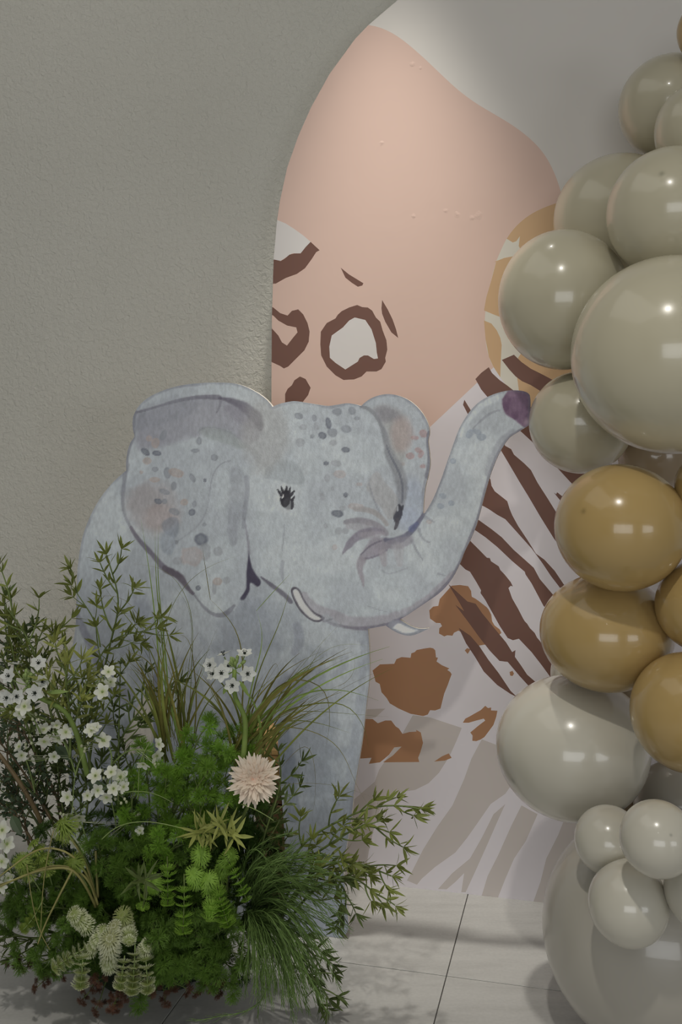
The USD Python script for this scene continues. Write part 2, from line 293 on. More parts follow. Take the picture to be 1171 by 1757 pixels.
LAYERS = [  # later entries are printed over earlier ones
 ('upper_field', 'greige', [(300, -400), (1700, -400), (1700, 1800), (300, 1800)]),
 ('blush_field', 'peach', [(440, -60), (600, 20)] + swoop + gir[:-3] + [(847.6, 630), (737.6, 733.3), (380, 1072), (380, -60)]),
 ('white_field', 'lilac', [(380, 1072), (737.6, 733.3), (847.6, 630), (858.9, 647.4), (1000, 690), (1500, 720), (1500, 1760), (380, 1700)]),
 ('giraffe_field', 'cream', gir + [(880, 676), (1000, 760), (1500, 760), (1500, 347)]),
 ('giraffe_patch', 'tan', gir[:gir.index((870.0, 409.7)) + 1] + [(880.4, 416), (886.6, 413.8), (892.7, 405), (890.6, 422), (896, 432), (1000, 440), (1500, 440), (1500, 347)]),
 ('giraffe_patch', 'tan', [(848, 449.6), (866, 442.5), (880.4, 439.8), (970, 430), (970, 570), (859, 544), (845.6, 538.8), (831, 532.6), (835, 510), (843.5, 481.4), (851.7, 449.6)]),
 ('giraffe_patch', 'tan', [(831, 550), (843.5, 555), (852.7, 566.4), (859, 579.8), (861.4, 592), (860, 616.6), (859, 647.4), (847.6, 630), (839.4, 612.5), (833.7, 581.8)]),
 ('giraffe_patch', 'tan', [(900.9, 605.4), (895, 606), (889.7, 613.5), (890, 622), (896, 628), (885, 640), (888, 647.4), (890.7, 669), (905, 720), (1000, 760), (1020, 600), (930, 600)]),
 ('pale_patch', 'pale', [(466, 374), (476.3, 377.5), (490.6, 383.5), (505.5, 393), (520.5, 403.8), (533.3, 415), (516.2, 434.7), (501.2, 434.7), (488.4, 443.3), (482, 447.5), (460, 445.4)]),
 ('leopard_spot', 'brown', [(462, 445.4), (471.4, 445.4), (482, 447.8), (489, 443.7), (497, 436.9), (505, 435), (516.2, 434.7), (524.7, 424), (533.3, 415), (548.8, 429.4), (542.9, 432.6), (535.4, 444.3), (523.7, 460.3), (509.8, 470), (490.6, 477), (473.5, 486.6), (462, 487)]),
 ('leopard_spot', 'brown', [(585, 459.3), (599.4, 471), (624, 486), (622, 490), (614.4, 492), (603.7, 485), (593, 476.4)]),
 ('leopard_spot', 'brown', [(656, 514.8), (665.6, 530.8), (674, 547.9), (680, 565), (683.8, 580), (672, 570.3), (661.4, 552), (656, 538), (655, 528.7)]),
 ('leopard_ring', 'brown', [(613.3, 523.3), (622, 527), (631.5, 527.6), (639, 533), (645.3, 544.7), (652.8, 552), (657, 567), (663.5, 584), (665, 600), (661.4, 614), (662.4, 620.5), (655, 633.3), (646.4, 637.5), (629.3, 637.5), (620.8, 646), (608, 651), (589.8, 652), (576, 644), (561, 629), (551.4, 609.8), (550, 590.6), (550.8, 569.2), (561, 554.3), (576, 546.4), (580, 540), (586.6, 534), (599.4, 527.6)]),
 ('pale_patch', 'pale', [(609, 544.7), (627.2, 549), (637.9, 565), (645.3, 588.4), (647, 605), (649, 615), (642, 616), (632, 610), (625, 609.8), (617.6, 614), (614.4, 620.5), (593, 634), (576, 622.6), (566.4, 614), (565.4, 594.8), (569.6, 575.6), (588.8, 561.8), (599.4, 550)]),
 ('leopard_spot', 'brown', [(462, 524), (469.2, 527.6), (481, 537.2), (493.8, 541.5), (501.2, 533.4), (512, 530.8), (520.5, 539.3), (528, 554.3), (531.6, 569), (530, 586.3), (522.6, 601.2), (509.8, 614), (494.8, 629), (487.4, 632.2), (481, 628), (467, 621.5), (460, 621)]),
 ('blush_patch', 'peach', [(460, 537), (469.2, 541.5), (477.8, 550), (492.7, 558.5), (508.7, 561.8), (510.8, 570.3), (501.2, 582), (492.7, 593), (484, 587.4), (477.8, 575.6), (469, 566), (460, 556)]),
 ('leopard_spot', 'brown', [(515, 646), (524.7, 650.3), (533.3, 665.3), (529, 678), (520.5, 688.8), (510, 720), (495, 720), (489.5, 690), (489.5, 676), (494, 667), (501.2, 661), (505.5, 652.5)]),
 ('grey_swirl', 'sand', [(627, 1217), (661.5, 1215.8), (644.8, 1231), (600, 1240), (600, 1217)]),
 ('grey_swirl', 'sand', [(708.9, 1227), (738.4, 1231), (792.7, 1249), (784.5, 1269.6), (771.7, 1297.8), (753.7, 1326), (735.8, 1343.9), (712.7, 1355.4), (684.6, 1359.3), (664, 1367), (648, 1400), (640, 1430), (633, 1462), (625, 1516), (560, 1508), (575, 1400), (643.6, 1341), (651, 1320.8), (672, 1290), (692.2, 1256.8)]),
 ('grey_swirl', 'sand', [(827.2, 1268.6), (860, 1281), (900, 1300), (890, 1330), (867.6, 1362), (842.4, 1379.6), (819.7, 1412.4), (802, 1437.6), (781.8, 1462.8), (746.5, 1488), (723.8, 1508), (716, 1518), (698.6, 1510.8), (706, 1498), (726.3, 1457.8), (751.5, 1417.4), (776.8, 1382), (797, 1336.7), (809.6, 1301.4)]),
 ('grey_swirl', 'sand', [(867.6, 1379.6), (855, 1407.3), (837.3, 1447.7), (817, 1493), (799.5, 1531), (792, 1531), (797, 1498), (781.8, 1513.3), (766.7, 1526), (752, 1525.4), (776.8, 1498), (807, 1473), (827.2, 1437.6), (847.4, 1397)]),
 ('grey_swirl', 'sand', [(895.3, 1382), (923, 1397), (903, 1442.6), (882.7, 1473), (867.6, 1508), (855, 1540), (827, 1537), (837.3, 1503), (855, 1468), (877.7, 1417.4)]),
 ('grey_swirl', 'sand', [(968.5, 1407), (1020, 1400), (1020, 1440), (988.7, 1473), (953.4, 1513), (935.7, 1550), (915.5, 1548), (928, 1513), (938, 1473), (958.4, 1432.6)]),
 ('rust_spot', 'rust', [(755, 1028), (775.6, 1005), (789.7, 1003.7), (803.8, 1005.8), (808.9, 1014), (810, 1024), (816, 1027), (823, 1032), (835.8, 1042), (839, 1046), (843.5, 1055), (845, 1066), (849, 1073), (858, 1080), (861, 1086), (853, 1093), (846, 1086), (833, 1106), (820.4, 1108), (807.6, 1093), (787, 1082), (779.4, 1085.7), (776.9, 1090.8), (768, 1090), (762.8, 1092), (753.8, 1087), (754.3, 1078), (759, 1074.3), (756, 1069), (748.7, 1068.8), (738.4, 1061.4), (737, 1047.3), (743.6, 1040.9), (752.5, 1039.6)]),
 ('rust_fleck', 'rust', [(798, 1116), (802, 1112), (808, 1114), (805, 1119), (803, 1122)]),
 ('rust_fleck', 'rust', [(875, 1153), (880, 1151), (882.5, 1156), (880, 1160), (876, 1159)]),
 ('rust_spot', 'rust', [(639.7, 1150.5), (652.5, 1140), (676.9, 1139), (680.7, 1131), (689.7, 1127.4), (705, 1128.7), (706.3, 1121), (712, 1119), (715.3, 1115.4), (727, 1113), (738.4, 1111.3), (744, 1112.5), (747.3, 1115.9), (748.6, 1128), (752, 1128.5), (749.5, 1135), (758.9, 1141.5), (771.7, 1147), (768, 1149.5), (773, 1153), (775.5, 1156.9), (772, 1166), (769, 1174.8), (762.7, 1190), (756.3, 1215.8), (747, 1219), (738.4, 1218.6), (734.5, 1226), (726.8, 1228.6), (705, 1224.8), (684.6, 1215.8), (669.2, 1206.8), (664, 1197.9), (655, 1187.6), (652, 1173.5), (644.8, 1169.7), (642.3, 1159.4)]),
 ('rust_spot', 'rust', [(605, 1230), (626.9, 1233.7), (639.7, 1233.7), (648.7, 1241), (661.5, 1236.3), (671.7, 1236.3), (679.4, 1246.5), (685, 1250), (691, 1259.3), (703, 1256), (715.3, 1255.2), (714, 1252), (722.5, 1256.8), (726.3, 1274.7), (722, 1290), (717.9, 1300.3), (719.9, 1307.5), (657.6, 1308), (674.3, 1296.5), (689.7, 1281), (676.9, 1282.4), (667.9, 1295.2), (652.5, 1308), (633.3, 1310.6), (637.9, 1300.3), (618, 1301.6), (598, 1300)]),
 ('rust_spot', 'rust', [(794.7, 1240), (799, 1233), (805, 1230), (825.5, 1218.4), (833.2, 1211), (838, 1215), (843.4, 1213.8), (843, 1219), (854, 1219.5), (852, 1230), (847.2, 1244), (831.9, 1264.5), (825, 1269), (817.8, 1271.6), (811, 1271), (811.4, 1262), (807.5, 1256.8), (822.9, 1244), (833.2, 1236.3), (830.6, 1233), (817.8, 1236.3), (805, 1240)]),
 ('rust_fleck', 'rust', [(745.3, 1306.7), (758.9, 1297.8), (770.4, 1292.7), (775.5, 1300.3), (764, 1305)]),
 ('zebra_stripe', 'brown', [(816.3, 650.4), (826, 640), (839.2, 630), (844.8, 640), (858, 652.3), (870, 660.8), (879.6, 668.3), (900, 684), (925, 715), (945, 745), (965, 775), (1010, 815), (1010, 850), (981, 829), (958.5, 804.5), (930, 779), (919, 763), (893.7, 739.7), (870, 718), (850, 700), (836.4, 680.5), (826, 668)]),
 ('zebra_stripe', 'brown', [(861.7, 617.6), (882.4, 608.6), (895.5, 621.3), (911.5, 632.6), (930.3, 642), (946.3, 650.5), (985, 668), (980, 700), (940, 680), (926.5, 670.2), (911.5, 660.8), (896.5, 654.2), (885.2, 645.8), (874, 633.5)]),
 ('zebra_stripe', 'brown', [(797.3, 686), (807.8, 703), (830, 742), (824, 747), (803, 710), (795, 694.6)]),
 ('zebra_stripe', 'brown', [(862, 752), (867.4, 765), (877.7, 770.7), (882.4, 780), (900, 795), (911.5, 806.4), (922.8, 828), (939.7, 854.3), (953.8, 877), (990, 930), (990, 975), (951, 924), (928, 887), (906.3, 850), (892.7, 828), (874, 796), (861.7, 775.4), (850, 755)]),
 ('zebra_stripe', 'brown', [(835, 815), (842, 822.3), (843.9, 833.6), (849.5, 843), (862.7, 853.3), (871, 860), (874.9, 873), (879.6, 884.3), (889.6, 902.5), (905, 925.6), (920.3, 950), (934.4, 960), (952.4, 979.4), (965.2, 998.6), (980, 1020), (974, 1026), (958.8, 1005), (946, 988.4), (930.6, 965.3), (912.7, 941), (889.6, 915.3), (867.8, 891), (853.7, 883.3), (838.4, 873), (828, 867.4), (815, 862), (815, 815)]),
 ('zebra_stripe', 'brown', [(805, 880), (823, 893), (843.5, 907.6), (861.4, 921.7), (882, 943.5), (902.4, 961.5), (916.5, 974.3), (926.8, 993.5), (947.3, 1017.8), (985, 1060), (975, 1080), (933.2, 1039.6), (923, 1020.4), (912.7, 1001), (902.4, 985.8), (901, 981), (879.4, 962.7), (853.7, 938.4), (833.2, 921.7), (816.6, 910.2), (800, 900)]),
 ('zebra_stripe', 'brown', [(795, 915), (810, 930.7), (820.4, 941), (836, 957), (841, 957.5), (843, 963), (856.3, 971.7), (859, 978), (866.5, 985.8), (876.8, 998.6), (880.6, 1006.3), (877, 1005), (873, 1008.9), (879.4, 1026.8), (889.6, 1044.7), (898, 1061), (901, 1066), (905, 1070), (910, 1078), (918, 1086), (922, 1094), (928, 1101), (940.8, 1126.7), (960, 1165), (948, 1166), (930.6, 1142), (912.7, 1119), (890.9, 1096), (880.6, 1098.5), (871.7, 1094.7), (858.9, 1075.5), (846, 1052.4), (833.2, 1029.4), (825, 1017.5), (826, 1013), (817.9, 998.6), (807, 981), (799, 977), (789.7, 967.9), (780, 950)]),
 ('zebra_stripe', 'brown', [(769.7, 1002), (787, 1017.8), (802.5, 1032), (816.6, 1035.8), (828, 1052.4), (851, 1080.6), (869, 1102.4), (879.4, 1119), (885, 1115.5), (884, 1127), (894.7, 1142), (905, 1157.5), (925, 1175), (915, 1185), (892.2, 1160), (871.7, 1135.7), (857.6, 1134), (841, 1116.5), (823, 1093.4), (802.5, 1065.2), (781.5, 1037.6), (796.9, 1048.6), (790, 1036)]),
 ('zebra_stripe', 'brown', [(787.6, 1077.3), (807.6, 1090.8), (823, 1108.8), (838.4, 1131.8), (856.3, 1155), (876.8, 1185.6), (888.3, 1196.4), (876.8, 1190.8), (853.7, 1175.4), (830.7, 1152.3), (815.3, 1126.7), (800, 1103.6)]),
 ('zebra_stripe', 'brown', [(951, 845.3), (955, 848), (956.6, 844.5), (964, 850.5), (985, 862), (980, 875), (961.3, 858)]),
]
bd = thing('arched_backdrop', UW(ARC_U, W_BOARD, 0))
O_ = UW(ARC_U, W_BOARD, 0)
tag(bd, 'tall arched foam backdrop printed with blush, white and brown animal patterns against the wall', 'backdrop')
def rel(vf, o): return vf[0] - o, vf[1]
obj('foam_panel', rel(extrude_uz(ARCH, W_BOARD + .0004, W_BOARD + .045), O_), M_FOAM, bd)
taken = None; pieces = []
for name, mat, pts in reversed(LAYERS):
    p = PB(pts).intersection(ARCH)
    q = p if taken is None else p.difference(taken)
    taken = p if taken is None else taken.union(p)
    pieces.append((name, mat, q))
for name, mat, q in reversed(pieces):
    t = tri_poly(q)
    if t: obj(name, rel(on_plane(t, W_BOARD), O_), MP[mat], bd)

# ------------------------------------------------------------------ wooden crate behind the elephant
def wood(name, c):
    c = np.array(c)
    nodes = {'g': ('geometry', {}), 'mp': ('mapping', {'rotation': (0, 0, math.atan(.25)), 'scale': (3.0, 40.0, 70.0)}), 'n': ('noise_texture', {'scale': 1.0, 'detail': 5, 'distortion': 1.0}), 'oi': ('object_info', {}),
             'r': ('rgb_ramp', {'ramp': [(.3, tuple(c * .6)), (.6, tuple(c)), (.8, tuple(c * 1.15))]}), 'p': ('principled_bsdf', {'roughness': .5})}
    return usdkit.material(stage, LK + name, nodes, [('g.position', 'mp.vector'), ('mp.vector', 'n.vector'), ('n.fac', 'r.fac'), ('r.color', 'p.base_color')], surface='p.BSDF')
M_WOOD, M_WOOD2 = wood('pine_wood', (0.62, 0.40, 0.17)), wood('brown_wood', (0.20, 0.12, 0.06))
cu0, cz = plane_uz(np.array([385.]), np.array([1270.]), 1.93)[0]
cu1 = plane_uz(np.array([530.]), np.array([1270.]), 1.93)[0][0]
CO = UW((cu0 + cu1) / 2, 2.0, 0)
cr = tag(thing('wooden_crate', CO), 'slatted wooden crate showing between the elephant cutout legs', 'crate')
ztop = cz - .003
for k in range(3): obj('top_board', rel(bevel_box(cu0, cu1, 1.905 + k * .062, 1.905 + k * .062 + .058, ztop - .012, ztop, .0015), CO), M_WOOD, cr)
zz = ztop - .0125
for k, hgt in enumerate((.020, .022, .05, .09, .09)):
    obj('front_slat', rel(bevel_box(cu0, cu1, 1.907, 1.919, max(zz - hgt, .01), zz, .0015), CO), M_WOOD if k < 2 else M_WOOD2, cr); zz -= hgt + .003
for uu in (cu0, cu1 - .016):
    obj('side_panel', rel(bevel_box(uu, uu + .016, 1.9195, 2.085, 0, ztop - .0125, .0015), CO), M_WOOD2, cr)
obj('back_panel', rel(bevel_box(cu0, cu1, 2.0855, 2.095, 0, ztop - .0125, .0015), CO), M_WOOD2, cr)
# ------------------------------------------------------------------ elephant cutout: outline and print
OUT = [(216.7, 807.4), (219, 774), (224, 759.5), (230.6, 748.8), (228, 735.6), (227.7, 721), (231, 709), (243, 691.4), (262, 678), (290.9, 666.3), (319.6, 659.8), (353, 656.7), (391, 656.7), (415, 661), (439, 672.3), (455.9, 684.2), (467.8, 698.1),
 (477, 694), (489.7, 690.5), (510, 688.5), (536, 692.5), (559.4, 696.3), (576.8, 694.8), (594, 692), (608.7, 693.4), (620.3, 696.6), (634.9, 684.7), (652, 678), (669.7, 676.3), (690, 680.9), (707.5, 690.5), (723.4, 706.5), (733.6, 723.9), (737.4, 741.3), (735, 758.7), (736.5, 770.3), (738.5, 790.7), (735, 816.8), (730.7, 834), (727.8, 857.4), (726.8, 880.7),
 (729.5, 880), (741.9, 859), (750.5, 840), (761, 812), (769.7, 786.6), (778, 763), (786.7, 739.7), (799.6, 716), (816.6, 694.8), (835.8, 681.6), (855, 673.9), (874, 669.9), (893.5, 670.3), (904, 673), (909.5, 678.8), (910.6, 697), (910, 714), (907.4, 730), (895.6, 737.5), (878.5, 748), (865.7, 763), (855, 782), (844.4, 808), (836.9, 831.5), (829.4, 859), (821, 891), (808, 925.4), (797.4, 946.8), (789.7, 966.6), (770.5, 1001), (746, 1024), (723, 1039.6), (700, 1055), (686.4, 1063),
 (700, 1071.6), (713.7, 1077.5), (736.8, 1078), (724, 1084.4), (710, 1089.8), (693, 1089.5), (677.8, 1083.5), (662.5, 1073.3), (631.7, 1079), (633.4, 1100), (634.6, 1131), (633.8, 1169.7), (628, 1218), (622.5, 1264.5), (615.4, 1310.6), (609, 1350), (603.8, 1400), (595.6, 1449), (590, 1475.6), (591.6, 1515), (595.6, 1555), (598, 1581.5), (594, 1603), (577, 1613), (556, 1617), (520, 1614), (492, 1606), (488, 1580),
 (489.7, 1478), (487, 1409), (481.8, 1350), (479, 1310.6), (476.8, 1264.5), (471, 1243), (462, 1233), (450, 1231), (442, 1238), (437, 1260), (436, 1400), (436, 1600), (400, 1606), (330, 1606), (270, 1598), (240, 1594), (150, 1586), (122, 1580), (118, 1500), (119, 1400), (118, 1290), (110, 1195), (115, 1164), (120.4, 1128), (125.5, 1102.5), (130.7, 1059), (131, 1033), (132.3, 989), (139.5, 931), (153.8, 888), (179, 845)]
CORN = [(216.7, 807.4), (467.8, 698.1), (620.3, 696.6), (726.8, 880.7), (729.5, 880), (686.4, 1063), (736.8, 1078), (662.5, 1073.3), (631.7, 1079), (907.4, 730)]
def smooth_ring(pts, corners, n=4):
    ks = sorted(pts.index(c) for c in corners); out = []
    for a, b in zip(ks, ks[1:] + [ks[0] + len(pts)]):
        seg = [pts[i % len(pts)] for i in range(a, b + 1)]
        if len(seg) < 3: out += seg[:-1]; continue
        p = np.array(seg, float); d = np.r_[0, np.cumsum(np.hypot(*np.diff(p, axis=0).T))]
        from scipy.interpolate import PchipInterpolator, Akima1DInterpolator
        s = np.concatenate([np.linspace(x, y, n, endpoint=False) for x, y in zip(d[:-1], d[1:])])
        out += list(map(tuple, np.stack([Akima1DInterpolator(d, p[:, k])(s) for k in (0, 1)], 1)))
    return out
ELE_PX = Polygon(smooth_ring(OUT, CORN)).buffer(0)

def stroke_d(P, pts, width):
    "distance to a polyline over its (changing) half width"
    pts = np.asarray(pts, float)
    w = np.interp(np.linspace(0, 1, len(pts)), np.linspace(0, 1, len(np.atleast_1d(width))), np.atleast_1d(width))
    best = np.full(len(P), 1e9)
    for (a, b, wa_, wb_) in zip(pts[:-1], pts[1:], w[:-1], w[1:]):
        ab = b - a; t = np.clip(((P - a) @ ab) / (ab @ ab + 1e-9), 0, 1)
        d = np.hypot(*(P - a - t[:, None] * ab).T) / (wa_ + t * (wb_ - wa_) + 1e-6)
        best = np.minimum(best, d)
    return best
def spl(pts, n=5): return smoothpx(pts, n) if len(pts) > 2 else pts
def sm(x): x = np.clip(x, 0, 1); return x * x * (3 - 2 * x)
GREY, DARK, VIOLET, ROSE, OLIVE, SLATE = (118, 120, 127), (78, 74, 84), (112, 109, 118), (146, 124, 118), (130, 128, 124), (104, 110, 122)
def paint(P):
    "the watercolour print, as sRGB tones seen on the paper, at the points P (in the frame of the photograph's sheet)"
    n = len(P); q = np.c_[P, np.zeros(n)]
    low = meshkit.fbm(q / 60, 4, 3); mid = meshkit.fbm(q / 14, 3, 11); grain = meshkit.fbm(q / np.array([3.0, 7.0, 1]), 3, 23)
    C = np.empty((n, 3)); C[:] = (154, 159, 162)
    def blend(idx, a, col):
        a = np.clip(a, 0, 1)[:, None]; C[idx] = C[idx] * (1 - a) + np.asarray(col, float) * a
    def near(pts, m):
        p = np.asarray(pts, float); lo, hi = p.min(0) - m, p.max(0) + m
        return np.where(((P > lo) & (P < hi)).all(1))[0]
    def stroke(pts, w, col, a=0.6, soft=0.8, rough=0.35):
        pts = spl(pts); i = near(pts, np.max(w) * (1 + soft) + 4)
        if len(i): d = stroke_d(P[i], pts, w) + (mid[i] - .5) * rough * 2; blend(i, a * sm((1 + soft - d) / soft) * (.75 + .5 * low[i]), col)
    def blob(x, y, rx, ry, col, a=0.5, rot=0.0, soft=0.25, edge=0.25, wob=0.5):
        i = near([(x, y)], max(rx, ry) * 2 + 3)
        if len(i):
            d = P[i] - (x, y); c, s = math.cos(rot), math.sin(rot)
            r = np.hypot((c * d[:, 0] + s * d[:, 1]) / rx, (-s * d[:, 0] + c * d[:, 1]) / ry) + (mid[i] - .5) * wob
            blend(i, a * sm((1 + soft - r) / soft) * (1 + edge * np.exp(-((r - .9) / .15) ** 2)), col)
    def area(pts, col, a=1.0, soft=2.0, wob=0.0):
        poly = Polygon(spl(pts + [pts[0]])).buffer(0); i = near(pts, soft + 3)
        if len(i):
            g = shapely.points(P[i]); ins = shapely.contains_properly(poly, g); d = shapely.distance(poly.exterior if poly.geom_type == 'Polygon' else poly.boundary, g)
            sd = np.where(ins, d, -d) + (mid[i] - .5) * wob
            blend(i, a * sm((sd + soft) / (2 * soft)), col)
    # body washes below and behind the head
    head = Polygon([(216, 800), (225, 905), (262, 955), (320, 1010), (365, 1052), (402, 1048), (427, 1010), (445, 985), (497, 1030), (540, 1050), (600, 1075), (640, 1078), (690, 1068), (800, 960), (930, 700), (860, 640), (600, 640), (210, 640)])
    inside = shapely.contains_xy(head, P[:, 0], P[:, 1]); body = np.where(~inside)[0]
    y = P[:, 1]; x = P[:, 0]
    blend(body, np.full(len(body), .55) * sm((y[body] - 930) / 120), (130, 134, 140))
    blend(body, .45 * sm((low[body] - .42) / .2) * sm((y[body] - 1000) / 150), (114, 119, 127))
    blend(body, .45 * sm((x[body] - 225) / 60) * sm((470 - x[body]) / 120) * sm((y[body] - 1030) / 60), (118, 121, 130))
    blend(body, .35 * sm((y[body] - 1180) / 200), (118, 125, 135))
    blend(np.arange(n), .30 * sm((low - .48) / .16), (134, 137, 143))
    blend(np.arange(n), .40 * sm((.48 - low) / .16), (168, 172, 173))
    # near ear
    area([(233, 708), (262, 700), (300, 689), (340, 682), (375, 681), (405, 690), (430, 702), (446, 722), (449, 742), (430, 760), (380, 745), (330, 752), (280, 765), (240, 770), (232, 745)], VIOLET, .5, 7, 10)
    stroke([(376, 683), (400, 689), (420, 699), (436, 713), (446, 730), (448, 738)], [1, 4, 6, 7, 5, 1.5], DARK, .7, .9); stroke([(390, 700), (415, 712), (432, 728)], [3, 9, 5], VIOLET, .5, 1.2)
    stroke([(232, 708), (262, 700), (300, 689), (340, 682), (376, 682)], [1.5, 1.5, 2.5, 3], DARK, .55)
    stroke([(379, 684), (377, 697), (372, 708)], [2, .8], DARK, .3)
    stroke([(330, 694), (300, 700), (262, 712), (240, 730)], [8, 12, 14, 6], GREY, .4, 1.2)
    area([(340, 738), (360, 732), (390, 738), (412, 752), (425, 768), (400, 766), (375, 758), (350, 748)], (131, 136, 136), .7, 3, 5)
    stroke([(338, 745), (352, 734), (375, 735), (400, 745), (420, 762)], [.8, .8], GREY, .5)
    stroke([(231, 709), (228, 735), (225, 757), (219, 775), (215, 810), (211, 850), (213, 880), (225, 905), (242, 930), (258, 948)], [3, 3, 2.5, 3, 2, 2, 2, 3], GREY, .75)
    stroke([(225, 905), (240, 928), (262, 952), (275, 968), (285, 978)], [2, 3, 4], (100, 96, 106), .8)
    stroke([(283, 975), (293, 981), (305, 987), (315, 998), (331, 1018)], [3.5, 4.5, 4, 2], (84, 78, 86), .85)
    stroke([(331, 1018), (345, 1036), (360, 1050), (380, 1056), (394, 1048), (402, 1039)], [1, 1.5, 2.5, 3, 2], (92, 90, 100), .55)
    area([(427, 946), (430, 962), (436, 980), (445, 993), (448, 1001), (443, 1007), (436, 1003), (430, 1000), (429, 1010), (424, 1022), (417, 1030), (413, 1029), (420, 1016), (423, 1000), (424, 975)], (58, 54, 68), .95, 1.4, 2)
    stroke([(427, 950), (426, 930), (422, 905), (420, 890)], [2, 1.2, 1], VIOLET, .5)
    stroke([(423, 820), (424, 850), (420, 880), (418, 905)], [3, 2], GREY, .6, 1.0)
    stroke([(405, 815), (408, 850), (402, 890), (400, 930)], [9, 11, 8, 4], GREY, .4, 1.0)
    stroke([(395, 791), (375, 800), (360, 845), (356, 870), (345, 895), (310, 925), (285, 945)], [.8, .8, 1, .8], GREY, .45)
    area([(225, 845), (260, 825), (300, 822), (345, 835), (358, 860), (345, 895), (310, 925), (280, 920), (235, 905), (215, 880)], (142, 146, 150), .55, 3, 6)
    blob(262, 872, 34, 32, ROSE, .22, soft=.8, edge=0); blob(248, 858, 22, 18, (128, 122, 122), .3, soft=.8, edge=0); blob(275, 888, 20, 16, ROSE, .26, soft=.9, edge=0)
    area([(290, 888), (306, 890), (308, 905), (300, 922), (285, 915), (278, 905)], (112, 117, 126), .6, 2, 5); blob(288, 930, 12, 18, (128, 134, 142), .5)
    for (bx, by, rx, ry, rot, t) in [(280.8, 746, 5, 9, .4, 'g'), (255.5, 752, 5, 5, 0, 'r'), (267, 760, 6, 7, 0, 'r'), (249, 775, 8, 4, .6, 'd'), (269, 778, 7, 4, 0, 'd'), (253, 791, 7, 5, 0, 'r'), (266.5, 805, 5, 4, 0, 'g'), (287, 811, 5, 8, 0, 'g'), (242.6, 810, 3, 3, 0, 'r'), (303, 811, 11, 6, .3, 'r'),
            (266, 823, 8, 4, 0, 'r'), (342, 757, 4, 6, 0, 'g'), (335.6, 773, 7, 3, 0, 'g'), (368, 785, 5, 5, 0, 'g'), (298.5, 834, 4, 6, 0, 'g'), (282.5, 844, 8, 4, .3, 'g'), (271.7, 860, 6, 4, .2, 'd'), (282.5, 860, 4, 4, 0, 'g'), (299, 878, 8, 5, .4, 'g'), (330, 879, 6, 5, -.5, 'd'), (334, 865, 4, 6, 0, 'g'), (316, 862, 6, 5, 0, 'r'), (352, 824, 2.5, 3, 0, 'd'), (330, 820, 4, 7, -.5, 'g'),
            (350.6, 900.6, 3, 3, 0, 'g'), (345, 925, 11, 9, 0, 'd'), (351.6, 948, 8, 14, 0, 'l'), (375, 946, 7, 7, 0, 'l'), (340, 1009, 4, 4, 0, 'd'), (367.6, 1009, 3.5, 9, 0, 'l'), (389, 996, 5, 5, 0, 'l'), (373, 998, 7, 6, 0, 'r'), (302.5, 930, 3, 3, 0, 'g'), (328, 955, 18, 14, 0, 'p'), (305, 962, 7, 6, 0, 'l'),
            (512, 714, 7, 5, .3, 'g'), (539.6, 717, 4, 6, -.3, 'g'), (520, 733, 6, 5, 0, 'l'), (543, 731, 4, 6, 0, 'l'), (563.7, 726, 4.5, 9, -.2, 'd'), (571, 742, 7, 6, .3, 'g'), (553.6, 748, 6, 5, .5, 'd'), (535.6, 749, 3.5, 3.5, 0, 'g'), (578, 706.5, 8, 6, 0, 'g'), (604, 705, 5, 6, -.5, 'g'), (613, 718, 4, 3, 0, 'g'), (594, 735.5, 8, 6, .2, 'g'), (515.8, 759, 6, 6, 0, 'l'), (572, 760, 7, 4, 0, 'l'), (593, 772, 6, 4, .2, 'd'),
            (560, 795, 4, 3, 0, 'd'), (577, 795, 9, 5, .2, 'l'), (562, 821, 5, 6, 0, 'l'), (584, 814, 9, 6, 0, 'p'), (571, 838.6, 3, 4, 0, 'l'), (593.6, 849, 3.5, 3.5, 0, 'd'), (553.6, 851.6, 3.5, 6, 0, 'l'), (578, 881, 9, 6, .2, 'd'), (588, 872, 5, 4, 0, 'l'), (581, 910.6, 5, 5, 0, 'l'), (594, 911, 5, 5, 0, 'l'), (559, 902.5, 4, 4, 0, 'l'), (575, 938.7, 4, 4, 0, 'p'), (617, 831, 5, 3, 0, 'p'), (612, 869, 12, 5, 0, 'p'),
            (712.7, 751.5, 6, 3.5, .1, 'R'), (727, 744, 5, 6, -.5, 'R'), (717.6, 772, 6, 4, .4, 'R'), (723, 779, 4, 6, .3, 'R'), (704, 782, 6, 4.5, .1, 'R'), (726, 800, 4.5, 3.5, 0, 'R'), (691.5, 796, 3, 3, 0, 'p'), (698.7, 837, 3, 3, 0, 'g'),
            (819, 741, 7, 4, .3, 'b'), (806, 744, 5, 7, .5, 'b'), (827, 750, 7, 5, 0, 'b'), (777, 791, 5, 4, 0, 'b'), (760, 851, 6, 4, .4, 'b'), (775, 863.5, 5, 4, .5, 'b'), (756, 868, 6, 4.5, .3, 'b'), (737, 895, 5, 4, 0, 'p')]:
        col, a = dict(g=((118, 121, 127), .62), d=((96, 99, 107), .72), l=((131, 133, 137), .5), r=((146, 134, 128), .55), R=((144, 122, 122), .65), p=((148, 138, 136), .45), b=((124, 131, 140), .6))[t]
        blob(bx, by, rx, ry, col, a, rot, .3, .35, .7)
    # far ear
    area([(640, 700), (665, 697), (690, 712), (705, 738), (700, 770), (690, 800), (680, 790), (668, 760), (655, 722)], OLIVE, .55, 9, 8); area([(640, 702), (662, 697), (680, 705), (690, 718), (675, 722), (655, 722)], (110, 108, 114), .6, 6, 5)
    blob(690, 745, 13, 20, ROSE, .4, soft=1, edge=0); blob(705, 862, 18, 28, (130, 139, 158), .36, soft=.9, edge=0); blob(700, 890, 16, 14, (140, 147, 162), .4, soft=.9, edge=0)
